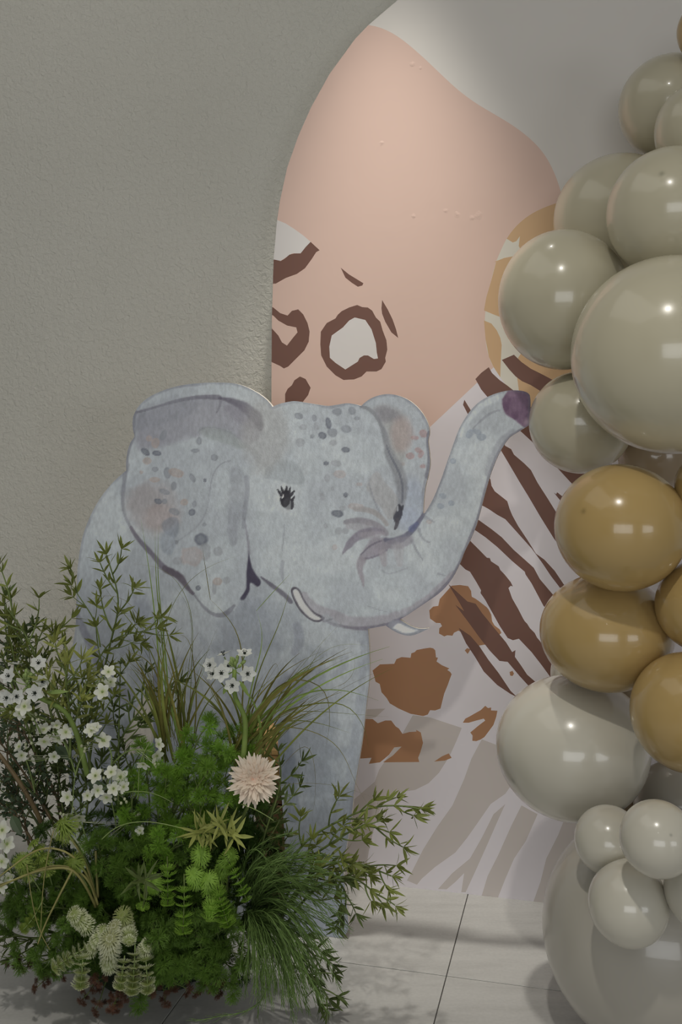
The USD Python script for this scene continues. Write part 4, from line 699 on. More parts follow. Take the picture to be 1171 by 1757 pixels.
TW = [('tallest leafy twig, its tip standing in front of the elephant ear edge on the left', [(150, 1330, 1.78), (170, 1195, 1.77), (193, 1090, 1.76), (203, 1030, 1.755), (190, 975, 1.75), (183, 952, 1.75)], dict(n_side=7, side=.075, first=.35)),
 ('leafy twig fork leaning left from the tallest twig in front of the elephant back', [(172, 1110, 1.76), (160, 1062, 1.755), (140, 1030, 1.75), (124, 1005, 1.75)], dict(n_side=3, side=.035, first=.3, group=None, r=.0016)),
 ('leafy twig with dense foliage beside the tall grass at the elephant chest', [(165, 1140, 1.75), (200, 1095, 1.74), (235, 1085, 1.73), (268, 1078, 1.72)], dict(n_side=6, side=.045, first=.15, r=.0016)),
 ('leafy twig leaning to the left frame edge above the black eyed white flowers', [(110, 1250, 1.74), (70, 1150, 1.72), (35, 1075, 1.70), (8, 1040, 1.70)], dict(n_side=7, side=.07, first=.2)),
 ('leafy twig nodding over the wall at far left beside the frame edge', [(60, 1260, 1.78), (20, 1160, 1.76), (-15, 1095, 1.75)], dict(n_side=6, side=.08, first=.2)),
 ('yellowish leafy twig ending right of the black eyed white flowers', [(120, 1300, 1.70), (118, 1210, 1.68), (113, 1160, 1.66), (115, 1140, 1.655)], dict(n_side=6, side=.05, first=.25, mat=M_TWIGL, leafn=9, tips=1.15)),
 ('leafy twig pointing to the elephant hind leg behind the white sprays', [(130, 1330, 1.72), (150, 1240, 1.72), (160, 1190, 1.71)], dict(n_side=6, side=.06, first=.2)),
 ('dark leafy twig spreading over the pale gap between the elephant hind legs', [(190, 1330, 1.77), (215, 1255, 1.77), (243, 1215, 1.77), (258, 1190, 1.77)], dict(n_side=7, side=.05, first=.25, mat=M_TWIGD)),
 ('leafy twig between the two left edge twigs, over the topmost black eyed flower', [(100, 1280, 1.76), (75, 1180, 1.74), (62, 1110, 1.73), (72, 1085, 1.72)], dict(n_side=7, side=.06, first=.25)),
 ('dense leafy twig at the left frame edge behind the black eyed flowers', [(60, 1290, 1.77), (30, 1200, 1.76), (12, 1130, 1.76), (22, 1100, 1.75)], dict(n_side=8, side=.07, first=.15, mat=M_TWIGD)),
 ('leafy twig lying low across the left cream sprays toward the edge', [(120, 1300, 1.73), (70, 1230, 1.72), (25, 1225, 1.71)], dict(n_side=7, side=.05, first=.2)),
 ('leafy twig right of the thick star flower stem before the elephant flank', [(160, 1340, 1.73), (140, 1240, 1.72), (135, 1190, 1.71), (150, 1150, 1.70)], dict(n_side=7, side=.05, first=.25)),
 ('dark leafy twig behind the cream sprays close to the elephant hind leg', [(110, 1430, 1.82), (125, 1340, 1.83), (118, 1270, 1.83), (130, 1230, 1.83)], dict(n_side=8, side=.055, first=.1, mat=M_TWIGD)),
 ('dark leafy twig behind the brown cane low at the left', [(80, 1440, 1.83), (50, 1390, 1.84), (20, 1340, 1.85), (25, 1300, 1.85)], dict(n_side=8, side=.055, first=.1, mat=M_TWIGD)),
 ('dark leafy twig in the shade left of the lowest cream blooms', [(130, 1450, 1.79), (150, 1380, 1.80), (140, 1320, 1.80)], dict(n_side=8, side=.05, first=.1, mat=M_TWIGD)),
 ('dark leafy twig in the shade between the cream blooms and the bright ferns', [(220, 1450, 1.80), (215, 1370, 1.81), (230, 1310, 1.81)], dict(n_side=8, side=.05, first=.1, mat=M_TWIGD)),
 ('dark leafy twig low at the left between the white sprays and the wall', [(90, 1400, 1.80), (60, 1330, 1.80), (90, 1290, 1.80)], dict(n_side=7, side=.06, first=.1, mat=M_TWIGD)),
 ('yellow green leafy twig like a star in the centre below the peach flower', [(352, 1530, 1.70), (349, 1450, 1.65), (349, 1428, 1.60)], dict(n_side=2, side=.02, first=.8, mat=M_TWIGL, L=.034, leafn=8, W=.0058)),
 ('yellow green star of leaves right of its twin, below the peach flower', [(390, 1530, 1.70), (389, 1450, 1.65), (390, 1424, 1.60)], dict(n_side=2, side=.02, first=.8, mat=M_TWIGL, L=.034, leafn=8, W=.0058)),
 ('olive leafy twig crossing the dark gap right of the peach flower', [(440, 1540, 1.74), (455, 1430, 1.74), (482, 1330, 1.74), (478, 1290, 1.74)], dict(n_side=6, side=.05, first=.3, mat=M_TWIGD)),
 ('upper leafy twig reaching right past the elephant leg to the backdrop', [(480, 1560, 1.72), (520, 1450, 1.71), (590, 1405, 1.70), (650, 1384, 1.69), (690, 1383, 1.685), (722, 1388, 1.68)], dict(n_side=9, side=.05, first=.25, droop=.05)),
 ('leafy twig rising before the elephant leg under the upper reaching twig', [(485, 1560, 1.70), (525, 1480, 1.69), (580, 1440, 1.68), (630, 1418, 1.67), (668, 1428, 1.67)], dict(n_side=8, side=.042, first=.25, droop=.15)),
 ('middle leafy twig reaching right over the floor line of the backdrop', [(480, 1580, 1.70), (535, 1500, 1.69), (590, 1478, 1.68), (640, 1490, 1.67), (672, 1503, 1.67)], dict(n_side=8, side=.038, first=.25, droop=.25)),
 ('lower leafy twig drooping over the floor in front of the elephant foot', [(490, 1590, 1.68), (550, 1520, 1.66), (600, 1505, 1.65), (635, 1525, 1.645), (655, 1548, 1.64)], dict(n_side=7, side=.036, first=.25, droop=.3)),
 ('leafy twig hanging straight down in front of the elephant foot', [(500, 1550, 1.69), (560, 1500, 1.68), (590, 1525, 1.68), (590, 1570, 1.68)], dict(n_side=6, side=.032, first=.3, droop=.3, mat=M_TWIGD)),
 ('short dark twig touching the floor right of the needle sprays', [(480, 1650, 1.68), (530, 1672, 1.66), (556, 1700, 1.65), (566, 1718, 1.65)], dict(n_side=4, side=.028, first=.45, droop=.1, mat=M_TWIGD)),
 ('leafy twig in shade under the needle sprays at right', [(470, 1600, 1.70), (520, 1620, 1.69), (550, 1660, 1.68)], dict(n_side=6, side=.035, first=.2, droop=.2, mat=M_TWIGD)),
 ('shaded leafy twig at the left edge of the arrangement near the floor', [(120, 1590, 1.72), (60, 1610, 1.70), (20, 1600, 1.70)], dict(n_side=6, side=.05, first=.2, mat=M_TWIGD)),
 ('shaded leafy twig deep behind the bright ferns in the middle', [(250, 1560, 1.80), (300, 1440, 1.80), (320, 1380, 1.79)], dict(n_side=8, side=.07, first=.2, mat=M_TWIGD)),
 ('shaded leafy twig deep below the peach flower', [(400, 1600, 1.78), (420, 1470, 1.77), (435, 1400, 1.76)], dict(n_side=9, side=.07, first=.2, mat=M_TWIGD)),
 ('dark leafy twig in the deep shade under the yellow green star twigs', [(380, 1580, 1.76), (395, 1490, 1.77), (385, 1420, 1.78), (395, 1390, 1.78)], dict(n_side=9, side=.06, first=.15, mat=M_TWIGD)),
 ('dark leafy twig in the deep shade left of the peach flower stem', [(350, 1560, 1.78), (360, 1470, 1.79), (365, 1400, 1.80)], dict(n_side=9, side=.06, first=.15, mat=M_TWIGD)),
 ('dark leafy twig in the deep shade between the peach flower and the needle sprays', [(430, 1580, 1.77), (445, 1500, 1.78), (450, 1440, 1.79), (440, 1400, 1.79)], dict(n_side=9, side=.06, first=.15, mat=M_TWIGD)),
 ('dark star leaf twig over the left ferns beside the lime frills', [(230, 1560, 1.68), (236, 1518, 1.63), (238, 1508, 1.585)], dict(n_side=1, side=.02, first=.85, mat=M_TWIGD, L=.034, leafn=8))]
for i, (lab, path, kw) in enumerate(TW):
    if kw.get('group', 1) is None: kw['group'] = 'leafy twigs'
    twig(lab, path, R0(100 + i), **kw)
def spire(label, path, rng, mat):
    c = curve(pts(path), 30); parts = []; d = unit(np.gradient(c, axis=0))
    for k in range(10, 30, 2):
        parts.append(('leaf_cluster', cat_mesh(rosette(c[k], d[k], 9, .016 * (1.1 - .4 * (k - 10) / 20), .005, rng, (.9, 1.4))), mat))
    return make('leaf_spire', label, 'leaf spire', None, c[0], [(c, .0022, .001, M_STEMG)], parts)
spire('dark upright leaf spire right of the upper white spray before the elephant body', [(203, 1400, 1.76), (204, 1260, 1.76), (207, 1130, 1.76)], R0(31), M_TWIGD)
spire('dark upright leaf spire at the far left in front of the wall', [(40, 1300, 1.84), (52, 1160, 1.84), (14, 1060, 1.84)], R0(32), M_GUM)
spire('dark leaf spire in the shade of the lower left white sprays', [(120, 1450, 1.78), (105, 1370, 1.78), (98, 1300, 1.78)], R0(33), M_TWIGD)

# small leaved gum branches at the left
def gum(label, path, rng):
    c = curve(pts(path), 30); d = unit(np.gradient(c, axis=0)); parts = []; stems = [(c, .0028, .0012, M_STEMB)]
    for k in range(6, 30, 3):
        for sgn in (-1, 1):
            sd = rnd_dir(d[k], rng.uniform(.6, 1.0), rng); e = c[k] + sd * rng.uniform(.03, .06); cc = curve([c[k], (c[k] + e) / 2 + .004 * rng.normal(size=3), e], 7); stems.append((cc, .001, .0006, M_STEMB)); q = []
            for m in range(1, 7):
                for s2 in range(2): q.append(leaf_blade(cc[m], rnd_dir(unit(e - c[k]), rng.uniform(.7, 1.2), rng), rng.normal(size=3), .011 * rng.uniform(.7, 1.2), .006, .1, 3, .1))
            parts.append(('leaf_row', cat_mesh(q), M_GUM))
    return make('gum_branch', label, 'gum branch', 'gum branches', c[0], stems, parts)
gum('dark gum branch slanting to the left edge through the pale wall gap', [(95, 1420, 1.78), (50, 1340, 1.80), (5, 1280, 1.82), (-20, 1255, 1.82)], R0(41))
gum('dark gum branch with tiny leaves beside the lower white sprays at left', [(110, 1400, 1.80), (80, 1330, 1.80), (48, 1270, 1.80), (30, 1230, 1.8)], R0(42))
gum('dark gum branch with tiny leaves rising at the far left against the wall', [(40, 1300, 1.86), (25, 1180, 1.86), (30, 1075, 1.86)], R0(43))
gum('dark gum branch nearest the wall low at the left frame edge', [(50, 1450, 1.88), (30, 1360, 1.92), (12, 1290, 1.94), (20, 1240, 1.94)], R0(45))
gum('dark gum branch behind the elephant hind leg edge at left', [(110, 1440, 1.82), (100, 1350, 1.83), (108, 1270, 1.83), (95, 1230, 1.83)], R0(46))
gum('dark gum branch crossing behind the brown cane', [(110, 1420, 1.80), (70, 1390, 1.82), (30, 1370, 1.84), (5, 1330, 1.84)], R0(47))
gum('dark gum branch low on the left behind the bright ferns', [(70, 1480, 1.78), (25, 1400, 1.78), (-10, 1370, 1.78)], R0(44))
cb = curve(pts([(70, 1410, 1.72), (35, 1345, 1.70), (-5, 1290, 1.70)]), 12)
make('brown_cane', 'bare brown cane with nodes slanting to the left edge', 'cane', None, cb[0], [(cb, .0042, .0036, M_STEMB)], [('node', tube(np.array([cb[5], cb[5] + (cb[6] - cb[5]) * .12]), [.0052, .0050], 8), M_STEMB)])

# grass ----------------------------------------------------------------------
def blade(path3, w0, fold=.3):
    c = np.asarray(path3); n = len(c); d = unit(np.gradient(c, axis=0)); view = unit(np.array([0, 0, CZ]) - c[n // 2] + [.3, 0, 0])
    s = unit(np.cross(d, view)); nn = np.cross(s, d); t = np.linspace(0, 1, n)
    w = w0 * .5 * np.minimum(1, .6 + t * 2) * np.clip(1 - t ** 2.2, .07, 1)
    v = np.vstack([c, c + w[:, None] * (s + fold * nn), c + w[:, None] * (-s + fold * nn)]); f = []
    for k in range(n - 1): f += [[k, n + k, n + k + 1], [k, n + k + 1, k + 1], [k, k + 1, 2 * n + k + 1], [k, 2 * n + k + 1, 2 * n + k]]
    return v, np.array(f)
def grass(label, base, heroes, fan, rng):
    b = at(np.array(float(base[0])), np.array(float(base[1])), base[2]); t = tag(thing('grass_tuft', b), label, 'grass tuft', None)
    for h, w, m in heroes:
        obj('blade', rel(blade(curve(pts(h), 22), w), b), m, t)
    for k in range(fan['n']):
        x0 = rng.uniform(*fan['x']); lean = rng.normal(fan['lean'], fan['spread']); H = rng.uniform(*fan['h']); bend = rng.uniform(*fan['bend']) * (1 if lean + rng.normal(0, .15) > fan.get('mid', 0) else -1)
        s = np.linspace(0, 1, 16); Y = base[2] + rng.normal(0, .025)
        px = x0 + H * (lean * s + bend * s ** 2.6); py = base[1] + rng.uniform(-20, 30) - H * (s - .25 * abs(bend) * s ** 3.2)
        obj('blade', rel(blade(at(px, py, Y - .05 * s + .02 * rng.normal() * s), rng.uniform(.0026, .0062) if rng.random() < .6 else .0010), b), (M_GRASS, M_GRASSO, M_GRASS, M_GRASSL)[rng.integers(4) if rng.random() < .6 else 1], t)
    return t
def G(pl): return [(230 + x / 2.856, 880 + y / 2.856, Y) for x, y, Y in pl]
g1 = [(G([(150, 1100, 1.77), (120, 700, 1.77), (70, 250, 1.76), (33, 30, 1.76)]), .0030, M_GRASSL), (G([(165, 1100, 1.76), (140, 650, 1.76), (108, 300, 1.76), (105, 80, 1.76)]), .0030, M_GRASSL), (G([(180, 1100, 1.76), (150, 650, 1.76), (118, 300, 1.76), (121, 65, 1.76)]), .0030, M_GRASSL),
      (G([(270, 1120, 1.74), (285, 700, 1.73), (265, 440, 1.72), (160, 290, 1.72), (0, 250, 1.73)]), .0014, M_GRASS), (G([(290, 1150, 1.74), (305, 900, 1.73), (290, 720, 1.72), (240, 600, 1.71), (190, 590, 1.71)]), .0026, M_GRASSO), (G([(180, 1100, 1.73), (130, 850, 1.71), (70, 730, 1.70), (-20, 690, 1.70), (-60, 700, 1.70)]), .0034, M_GRASSO),
      (G([(190, 1100, 1.75), (280, 650, 1.75), (250, 430, 1.75), (145, 315, 1.75)]), .0010, M_GRASS), (G([(120, 760, 1.76), (220, 400, 1.75), (350, 275, 1.74), (525, 205, 1.74)]), .0010, M_GRASS), (G([(170, 1050, 1.74), (60, 640, 1.73), (-60, 480, 1.72), (-160, 340, 1.72)]), .0022, M_GRASS),
      (G([(110, 1000, 1.75), (60, 620, 1.74), (-60, 420, 1.73), (-200, 420, 1.73), (-270, 470, 1.73)]), .0010, M_GRASSO), (G([(130, 1100, 1.74), (100, 900, 1.73), (20, 780, 1.72), (-120, 770, 1.72)]), .0010, M_GRASSO)]
grass('left tuft of tall olive grass rising before the elephant chest', (300, 1285, 1.76), g1, dict(n=46, x=(278, 322), lean=-.08, spread=.16, h=(120, 235), bend=(.05, .32), mid=-.08), R0(51))
g2 = [(G([(510, 1150, 1.72), (535, 800, 1.70), (490, 560, 1.69), (375, 425, 1.68)]), .0030, M_GRASSO), (G([(375, 425, 1.68), (355, 300, 1.68), (335, 160, 1.68)]), .0012, M_GRASSO), (G([(530, 1150, 1.72), (590, 800, 1.71), (625, 570, 1.70), (600, 480, 1.70)]), .0028, M_GRASSL), (G([(600, 480, 1.70), (690, 380, 1.70), (779, 285, 1.70)]), .0012, M_GRASSL),
      (G([(540, 1150, 1.73), (620, 760, 1.72), (720, 520, 1.71), (775, 330, 1.71)]), .0026, M_GRASS), (G([(560, 1180, 1.72), (640, 950, 1.70), (800, 830, 1.68), (930, 620, 1.66)]), .0020, M_GRASS), (G([(560, 1180, 1.72), (680, 980, 1.70), (860, 880, 1.67), (1020, 870, 1.65), (1200, 920, 1.64)]), .0034, M_GRASSL),
      (G([(570, 1180, 1.72), (700, 1000, 1.70), (860, 940, 1.67), (1060, 960, 1.65), (1130, 1060, 1.64), (1150, 1150, 1.64)]), .0030, M_GRASS), (G([(560, 1180, 1.71), (660, 900, 1.69), (790, 820, 1.67), (920, 860, 1.66), (960, 1000, 1.65), (940, 1150, 1.65)]), .0026, M_GRASSO), (G([(550, 1150, 1.73), (640, 820, 1.71), (700, 740, 1.70), (710, 800, 1.70)]), .0024, M_GRASSO),
      (G([(580, 1180, 1.70), (700, 1040, 1.69), (900, 1030, 1.67), (1060, 1080, 1.66)]), .0022, M_GRASS), (G([(560, 1160, 1.70), (760, 880, 1.68), (1000, 650, 1.67), (1170, 655, 1.66)]), .0010, M_GRASS), (G([(560, 1160, 1.71), (800, 780, 1.69), (1035, 520, 1.68)]), .0009, M_GRASS), (G([(1000, 850, 1.66), (1065, 800, 1.66), (1080, 705, 1.66)]), .0006, M_GRASSO),
      (G([(480, 1150, 1.73), (420, 950, 1.72), (385, 830, 1.71), (410, 810, 1.71)]), .0020, M_GRASS), (G([(300, 1100, 1.74), (370, 920, 1.73), (480, 820, 1.73)]), .0026, M_GRASS), (G([(560, 1180, 1.71), (700, 1060, 1.68), (830, 1060, 1.66), (1000, 1150, 1.65), (1090, 1330, 1.64), (1140, 1420, 1.64)]), .0016, M_GRASSO),
      (G([(570, 1190, 1.71), (720, 1000, 1.69), (1000, 980, 1.67), (1250, 1000, 1.66)]), .0012, M_GRASS), (G([(700, 1340, 1.68), (1000, 1340, 1.66), (1180, 1400, 1.65)]), .0006, M_GRASSO), (G([(720, 1250, 1.68), (850, 1150, 1.67), (890, 1300, 1.66), (870, 1500, 1.66)]), .0008, M_GRASSO)]
grass('right tuft of arching grass fanning out before the elephant foreleg', (425, 1300, 1.72), g2, dict(n=54, x=(395, 455), lean=.38, spread=.28, h=(90, 215), bend=(.1, .6), mid=.1), R0(52))

# feathery ferns ---------------------------------------------------------------
def prism(a, b, r):
    d = unit(b - a); B = basis(d); ang = np.array([0, 2.094, 4.188]); ring = (np.cos(ang)[:, None] * B[:, 0] + np.sin(ang)[:, None] * B[:, 1]) * r
    return np.vstack([a + ring, b + ring * .45]), np.array([[0, 1, 4], [0, 4, 3], [1, 2, 5], [1, 5, 4], [2, 0, 3], [2, 3, 5], [3, 4, 5]])
def dill_tuft(c, axis, R, rng, n=64, r=.00042):
    parts = []
    for k in range(n):
        th = math.acos(rng.uniform(-.35, 1)); d = rnd_dir(axis, th, rng); L = R * rng.uniform(.75, 1.1); e = c + d * L; m = c + d * L * .5
        parts.append(prism(c, m, r)); parts.append(prism(m, e, r * .9))
        for q in range(4):
            s = c + d * L * (.45 + .13 * q); parts.append(prism(s, s + rnd_dir(d, rng.uniform(.6, 1.0), rng) * L * .3, r * .8))
    return cat_mesh(parts)
def dill_sprig(name, label, cat, group, mat, rng, mat4, n=8, R=.0175, H=.15, stemmat=None):
    t = tag(thing(name, mat4=mat4), label, cat, group); z = np.linspace(0, H, 12)
    c = np.stack([.012 * np.sin(z / H * 3 + rng.uniform(0, 6)), .012 * np.sin(z / H * 2.5 + rng.uniform(0, 6)), z], 1); c -= c[0]
    obj('stem', tube(c, np.linspace(.002, .0009, 12), 5), stemmat or M_STEMG, t, smooth=True)
    for k in range(n):
        i = 11 - int(k * 8 / n); base = c[i]
        if k == 0: obj('feather_tuft', dill_tuft(base, [0, 0, 1.0], R, rng), mat, t); continue
        d = rnd_dir([0, 0, 1.0], rng.uniform(.6, 1.1), rng, k * 2.4); e = base + d * R * 1.35
        obj('stalk', tube(np.array([base, (base + e) / 2, e]), [.0009, .0008, .0007], 4), stemmat or M_STEMG, t); obj('feather_tuft', dill_tuft(e, d, R * rng.uniform(.8, 1.05), rng), mat, t)
    return t
def aim(base, tip, length, roll=0.0, fat=1.0):
    base, tip = np.asarray(base, float), np.asarray(tip, float); l = np.linalg.norm(tip - base); m = np.eye(4); m[:3, :3] = basis(tip - base, roll=roll) * (l / length) * np.array([fat, fat, 1.0]); m[:3, 3] = base
    return m
def core(p, rng, back=.12):
    "a point inside the arrangement from which the sprig that ends at p grows"
    b = p + (BASE + [0, .02, .06] - p) * rng.uniform(.5, .75) + rng.normal(size=3) * .01; b[2] = max(b[2], .03); L = np.linalg.norm(p - b)
    return p + (b - p) * max(.11, min(L, .17)) / max(L, 1e-6)
rg = R0(61)
TIPS = {'bright': [(378, 1238, 1.70), (402, 1252, 1.68), (352, 1275, 1.67), (300, 1298, 1.68), (252, 1345, 1.68), (312, 1328, 1.66), (382, 1312, 1.665), (400, 1296, 1.66), (272, 1300, 1.70), (345, 1352, 1.67), (368, 1366, 1.66), (290, 1358, 1.67), (330, 1300, 1.69), (258, 1468, 1.63), (318, 1395, 1.68)],
        'fresh': [(212, 1402, 1.69), (190, 1422, 1.68), (252, 1420, 1.68), (240, 1462, 1.66), (182, 1470, 1.66), (222, 1500, 1.66), (165, 1442, 1.69), (300, 1432, 1.69), (62, 1500, 1.68), (40, 1532, 1.68), (92, 1545, 1.66), (122, 1558, 1.65), (72, 1600, 1.65), (42, 1590, 1.67), (110, 1618, 1.64), (62, 1650, 1.645), (100, 1662, 1.635), (150, 1668, 1.63), (20, 1540, 1.70), (80, 1470, 1.70),
                  (290, 1600, 1.60), (322, 1645, 1.595), (352, 1640, 1.60), (312, 1678, 1.60), (282, 1655, 1.60), (372, 1655, 1.60), (400, 1615, 1.61), (385, 1570, 1.61), (300, 1565, 1.61), (340, 1600, 1.60), (350, 1680, 1.61), (395, 1660, 1.62), (262, 1690, 1.615), (60, 1560, 1.67), (18, 1600, 1.68), (5, 1560, 1.69), (28, 1640, 1.665), (85, 1580, 1.65), (140, 1600, 1.63), (130, 1640, 1.625), (20, 1500, 1.70), (110, 1505, 1.68), (150, 1545, 1.66), (205, 1545, 1.655), (330, 1620, 1.595), (420, 1640, 1.64)],
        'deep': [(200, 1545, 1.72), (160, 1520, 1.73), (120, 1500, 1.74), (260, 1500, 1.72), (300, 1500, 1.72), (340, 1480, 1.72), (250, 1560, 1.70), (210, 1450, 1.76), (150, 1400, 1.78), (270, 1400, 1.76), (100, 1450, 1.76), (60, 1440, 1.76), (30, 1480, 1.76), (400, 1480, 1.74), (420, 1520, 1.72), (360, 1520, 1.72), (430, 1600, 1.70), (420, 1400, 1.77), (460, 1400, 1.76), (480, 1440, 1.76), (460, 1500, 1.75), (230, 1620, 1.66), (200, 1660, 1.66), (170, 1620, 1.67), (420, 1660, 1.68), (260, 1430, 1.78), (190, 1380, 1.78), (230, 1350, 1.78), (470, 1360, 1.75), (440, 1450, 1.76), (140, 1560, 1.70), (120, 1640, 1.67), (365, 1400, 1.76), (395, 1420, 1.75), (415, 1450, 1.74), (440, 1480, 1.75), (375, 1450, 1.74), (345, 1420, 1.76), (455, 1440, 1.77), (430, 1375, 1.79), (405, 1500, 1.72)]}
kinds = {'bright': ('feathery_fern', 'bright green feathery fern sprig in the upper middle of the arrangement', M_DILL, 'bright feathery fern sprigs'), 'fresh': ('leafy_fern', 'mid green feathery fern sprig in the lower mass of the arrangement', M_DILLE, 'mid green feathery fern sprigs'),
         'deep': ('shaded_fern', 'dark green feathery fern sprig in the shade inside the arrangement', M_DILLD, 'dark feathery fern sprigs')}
MARKS = [('the peach flower', 436, 1338), ('the left grass tuft', 300, 1265), ('the lime frilled leaves', 325, 1525), ('the brightest whitish frilled head', 188, 1611), ('the bent stalks', 120, 1490), ('the yellow green frilled head', 106, 1410), ('the frilled button', 124, 1478),
         ('the needle sprays', 480, 1590), ('the centre left cream blooms', 188, 1345), ('the left frame edge', 0, 1570), ('the dark star leaf twig', 238, 1508), ('the yellow green star twigs', 370, 1428), ('the arching cream spray', 262, 1297), ('the longest pale frilled stem', 226, 1690), ('the pale stem trailing left', 92, 1662), ('the straight slanting stalk', 70, 1610), ('the black eyed flowers at the elephant chest', 400, 1160)]
SEEN = set()
def where(px, py):
    for m in sorted(MARKS, key=lambda m: math.hypot(px - m[1], py - m[2])):
        dx, dy = px - m[1], py - m[2]; r_ = math.hypot(dx, dy); o = int(round(math.degrees(math.atan2(-dy, dx)) / 45)) % 8
        w_ = ('right of', 'up and right of', 'above', 'up and left of', 'left of', 'down and left of', 'below', 'down and right of')[o]
        s_ = ('just ' if r_ < 45 else 'well ' if r_ > 95 else '') + w_ + ' ' + m[0]
        if r_ < 20: s_ = 'touching ' + m[0]
        if s_ not in SEEN: SEEN.add(s_); return s_
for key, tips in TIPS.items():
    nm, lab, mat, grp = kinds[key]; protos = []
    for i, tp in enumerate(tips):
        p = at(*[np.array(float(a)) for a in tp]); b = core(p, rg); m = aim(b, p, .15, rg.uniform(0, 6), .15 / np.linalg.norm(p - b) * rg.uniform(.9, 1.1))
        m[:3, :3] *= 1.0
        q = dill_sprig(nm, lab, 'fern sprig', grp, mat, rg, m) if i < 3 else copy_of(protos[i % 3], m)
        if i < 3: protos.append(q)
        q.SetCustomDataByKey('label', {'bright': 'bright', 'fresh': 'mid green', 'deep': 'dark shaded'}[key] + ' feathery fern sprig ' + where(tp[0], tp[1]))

# frilled rosettes stacked on stems -------------------------------------------
def frill(c, axis, R, rng, cup=.35, n=11, w=.0011):
    "a round leaf cut into forking lobes"
    B = basis(axis, roll=rng.uniform(0, 6)); V, Fc, rad = [], [], []
    def ribbon(a, b, wa, wb, ra, rb):
        d = b - a; l = np.hypot(*d) + 1e-9; s = np.array([-d[1], d[0]]) / l; k = len(V)
        for p, ww, r_ in ((a - s * wa, 0, ra), (a + s * wa, 0, ra), (b + s * wb, 0, rb), (b - s * wb, 0, rb)): V.append(p); rad.append(r_)
        Fc.extend([[k, k + 1, k + 2], [k, k + 2, k + 3]])
    for k in range(n):
        a0 = 2 * np.pi * k / n + rng.uniform(-.08, .08); L = rng.uniform(.9, 1.08); P = lambda r_, a_: np.array([math.cos(a_), math.sin(a_)]) * r_ * L
        ribbon(P(.0, a0), P(.42, a0), .0004 / R, .0022 / R, 0, .46)
        for s1 in (-1, 1):
            a1 = a0 + s1 * np.pi / n * .52; ribbon(P(.38, a0 + s1 * .05), P(.68, a1), .0013 / R, .0008 / R, .4, .7)
            for s2 in (-1, 0, 1): ribbon(P(.62, a1), P(1.0 - .10 * abs(s2) * rng.uniform(.3, 1.5), a1 + s2 * np.pi / n * .36), .00048 / R, .00030 / R, .65, 1)
    V = np.array(V); rad = np.array(rad); rr = np.hypot(*V.T); z = -cup * rr ** 1.8 + .05 * np.sin(np.arctan2(V[:, 1], V[:, 0]) * 5) * rr
    return c + R * (V[:, :1] * B[:, 0] + V[:, 1:] * B[:, 1] + z[:, None] * B[:, 2]), np.array(Fc), rad
def frills(label, path, rng, pale=None, R=.0125, n=5, group=None, start=.3, cup=.35, stem=None, name='frilled_stem', cat='frilled plant', face=0.0):
    c = curve(pts(path), 24); d = unit(np.gradient(c, axis=0)); parts = []
    for k in range(n):
        i = int(round(23 * (start + (1 - start) * (k / max(n - 1, 1))))); ax = unit(d[i] + face * np.array([0, -1, .25])); m = frill(c[i], ax, 1.16 * R * rng.uniform(.85, 1.1), rng, cup)
        m2 = frill(c[i] + ax * .0012, unit(ax + .15 * rng.normal(size=3)), R * .40, rng, cup * .5, 5)
        v, f = cat_mesh([m[:2], m2[:2]]); r_ = np.r_[m[2], m2[2]]
        if pale is None: parts.append(('frilled_leaf', (v, f), M_LIME))
        else:
            a, b = np.array(pale[0]), np.array(pale[1]); parts.append(('frilled_leaf', (v, f), M_FRILLP, a + (b - a) * (r_[:, None] ** 2.5)))
    return make(name, label, cat, group, c[0], [(c, .0013, .0009, stem or (M_STEMG if pale is None else M_BUD))], parts)
PG, PW = (.34, .42, .11), (.86, .88, .64)
YG, YW = (.24, .34, .06), (.36, .46, .10)
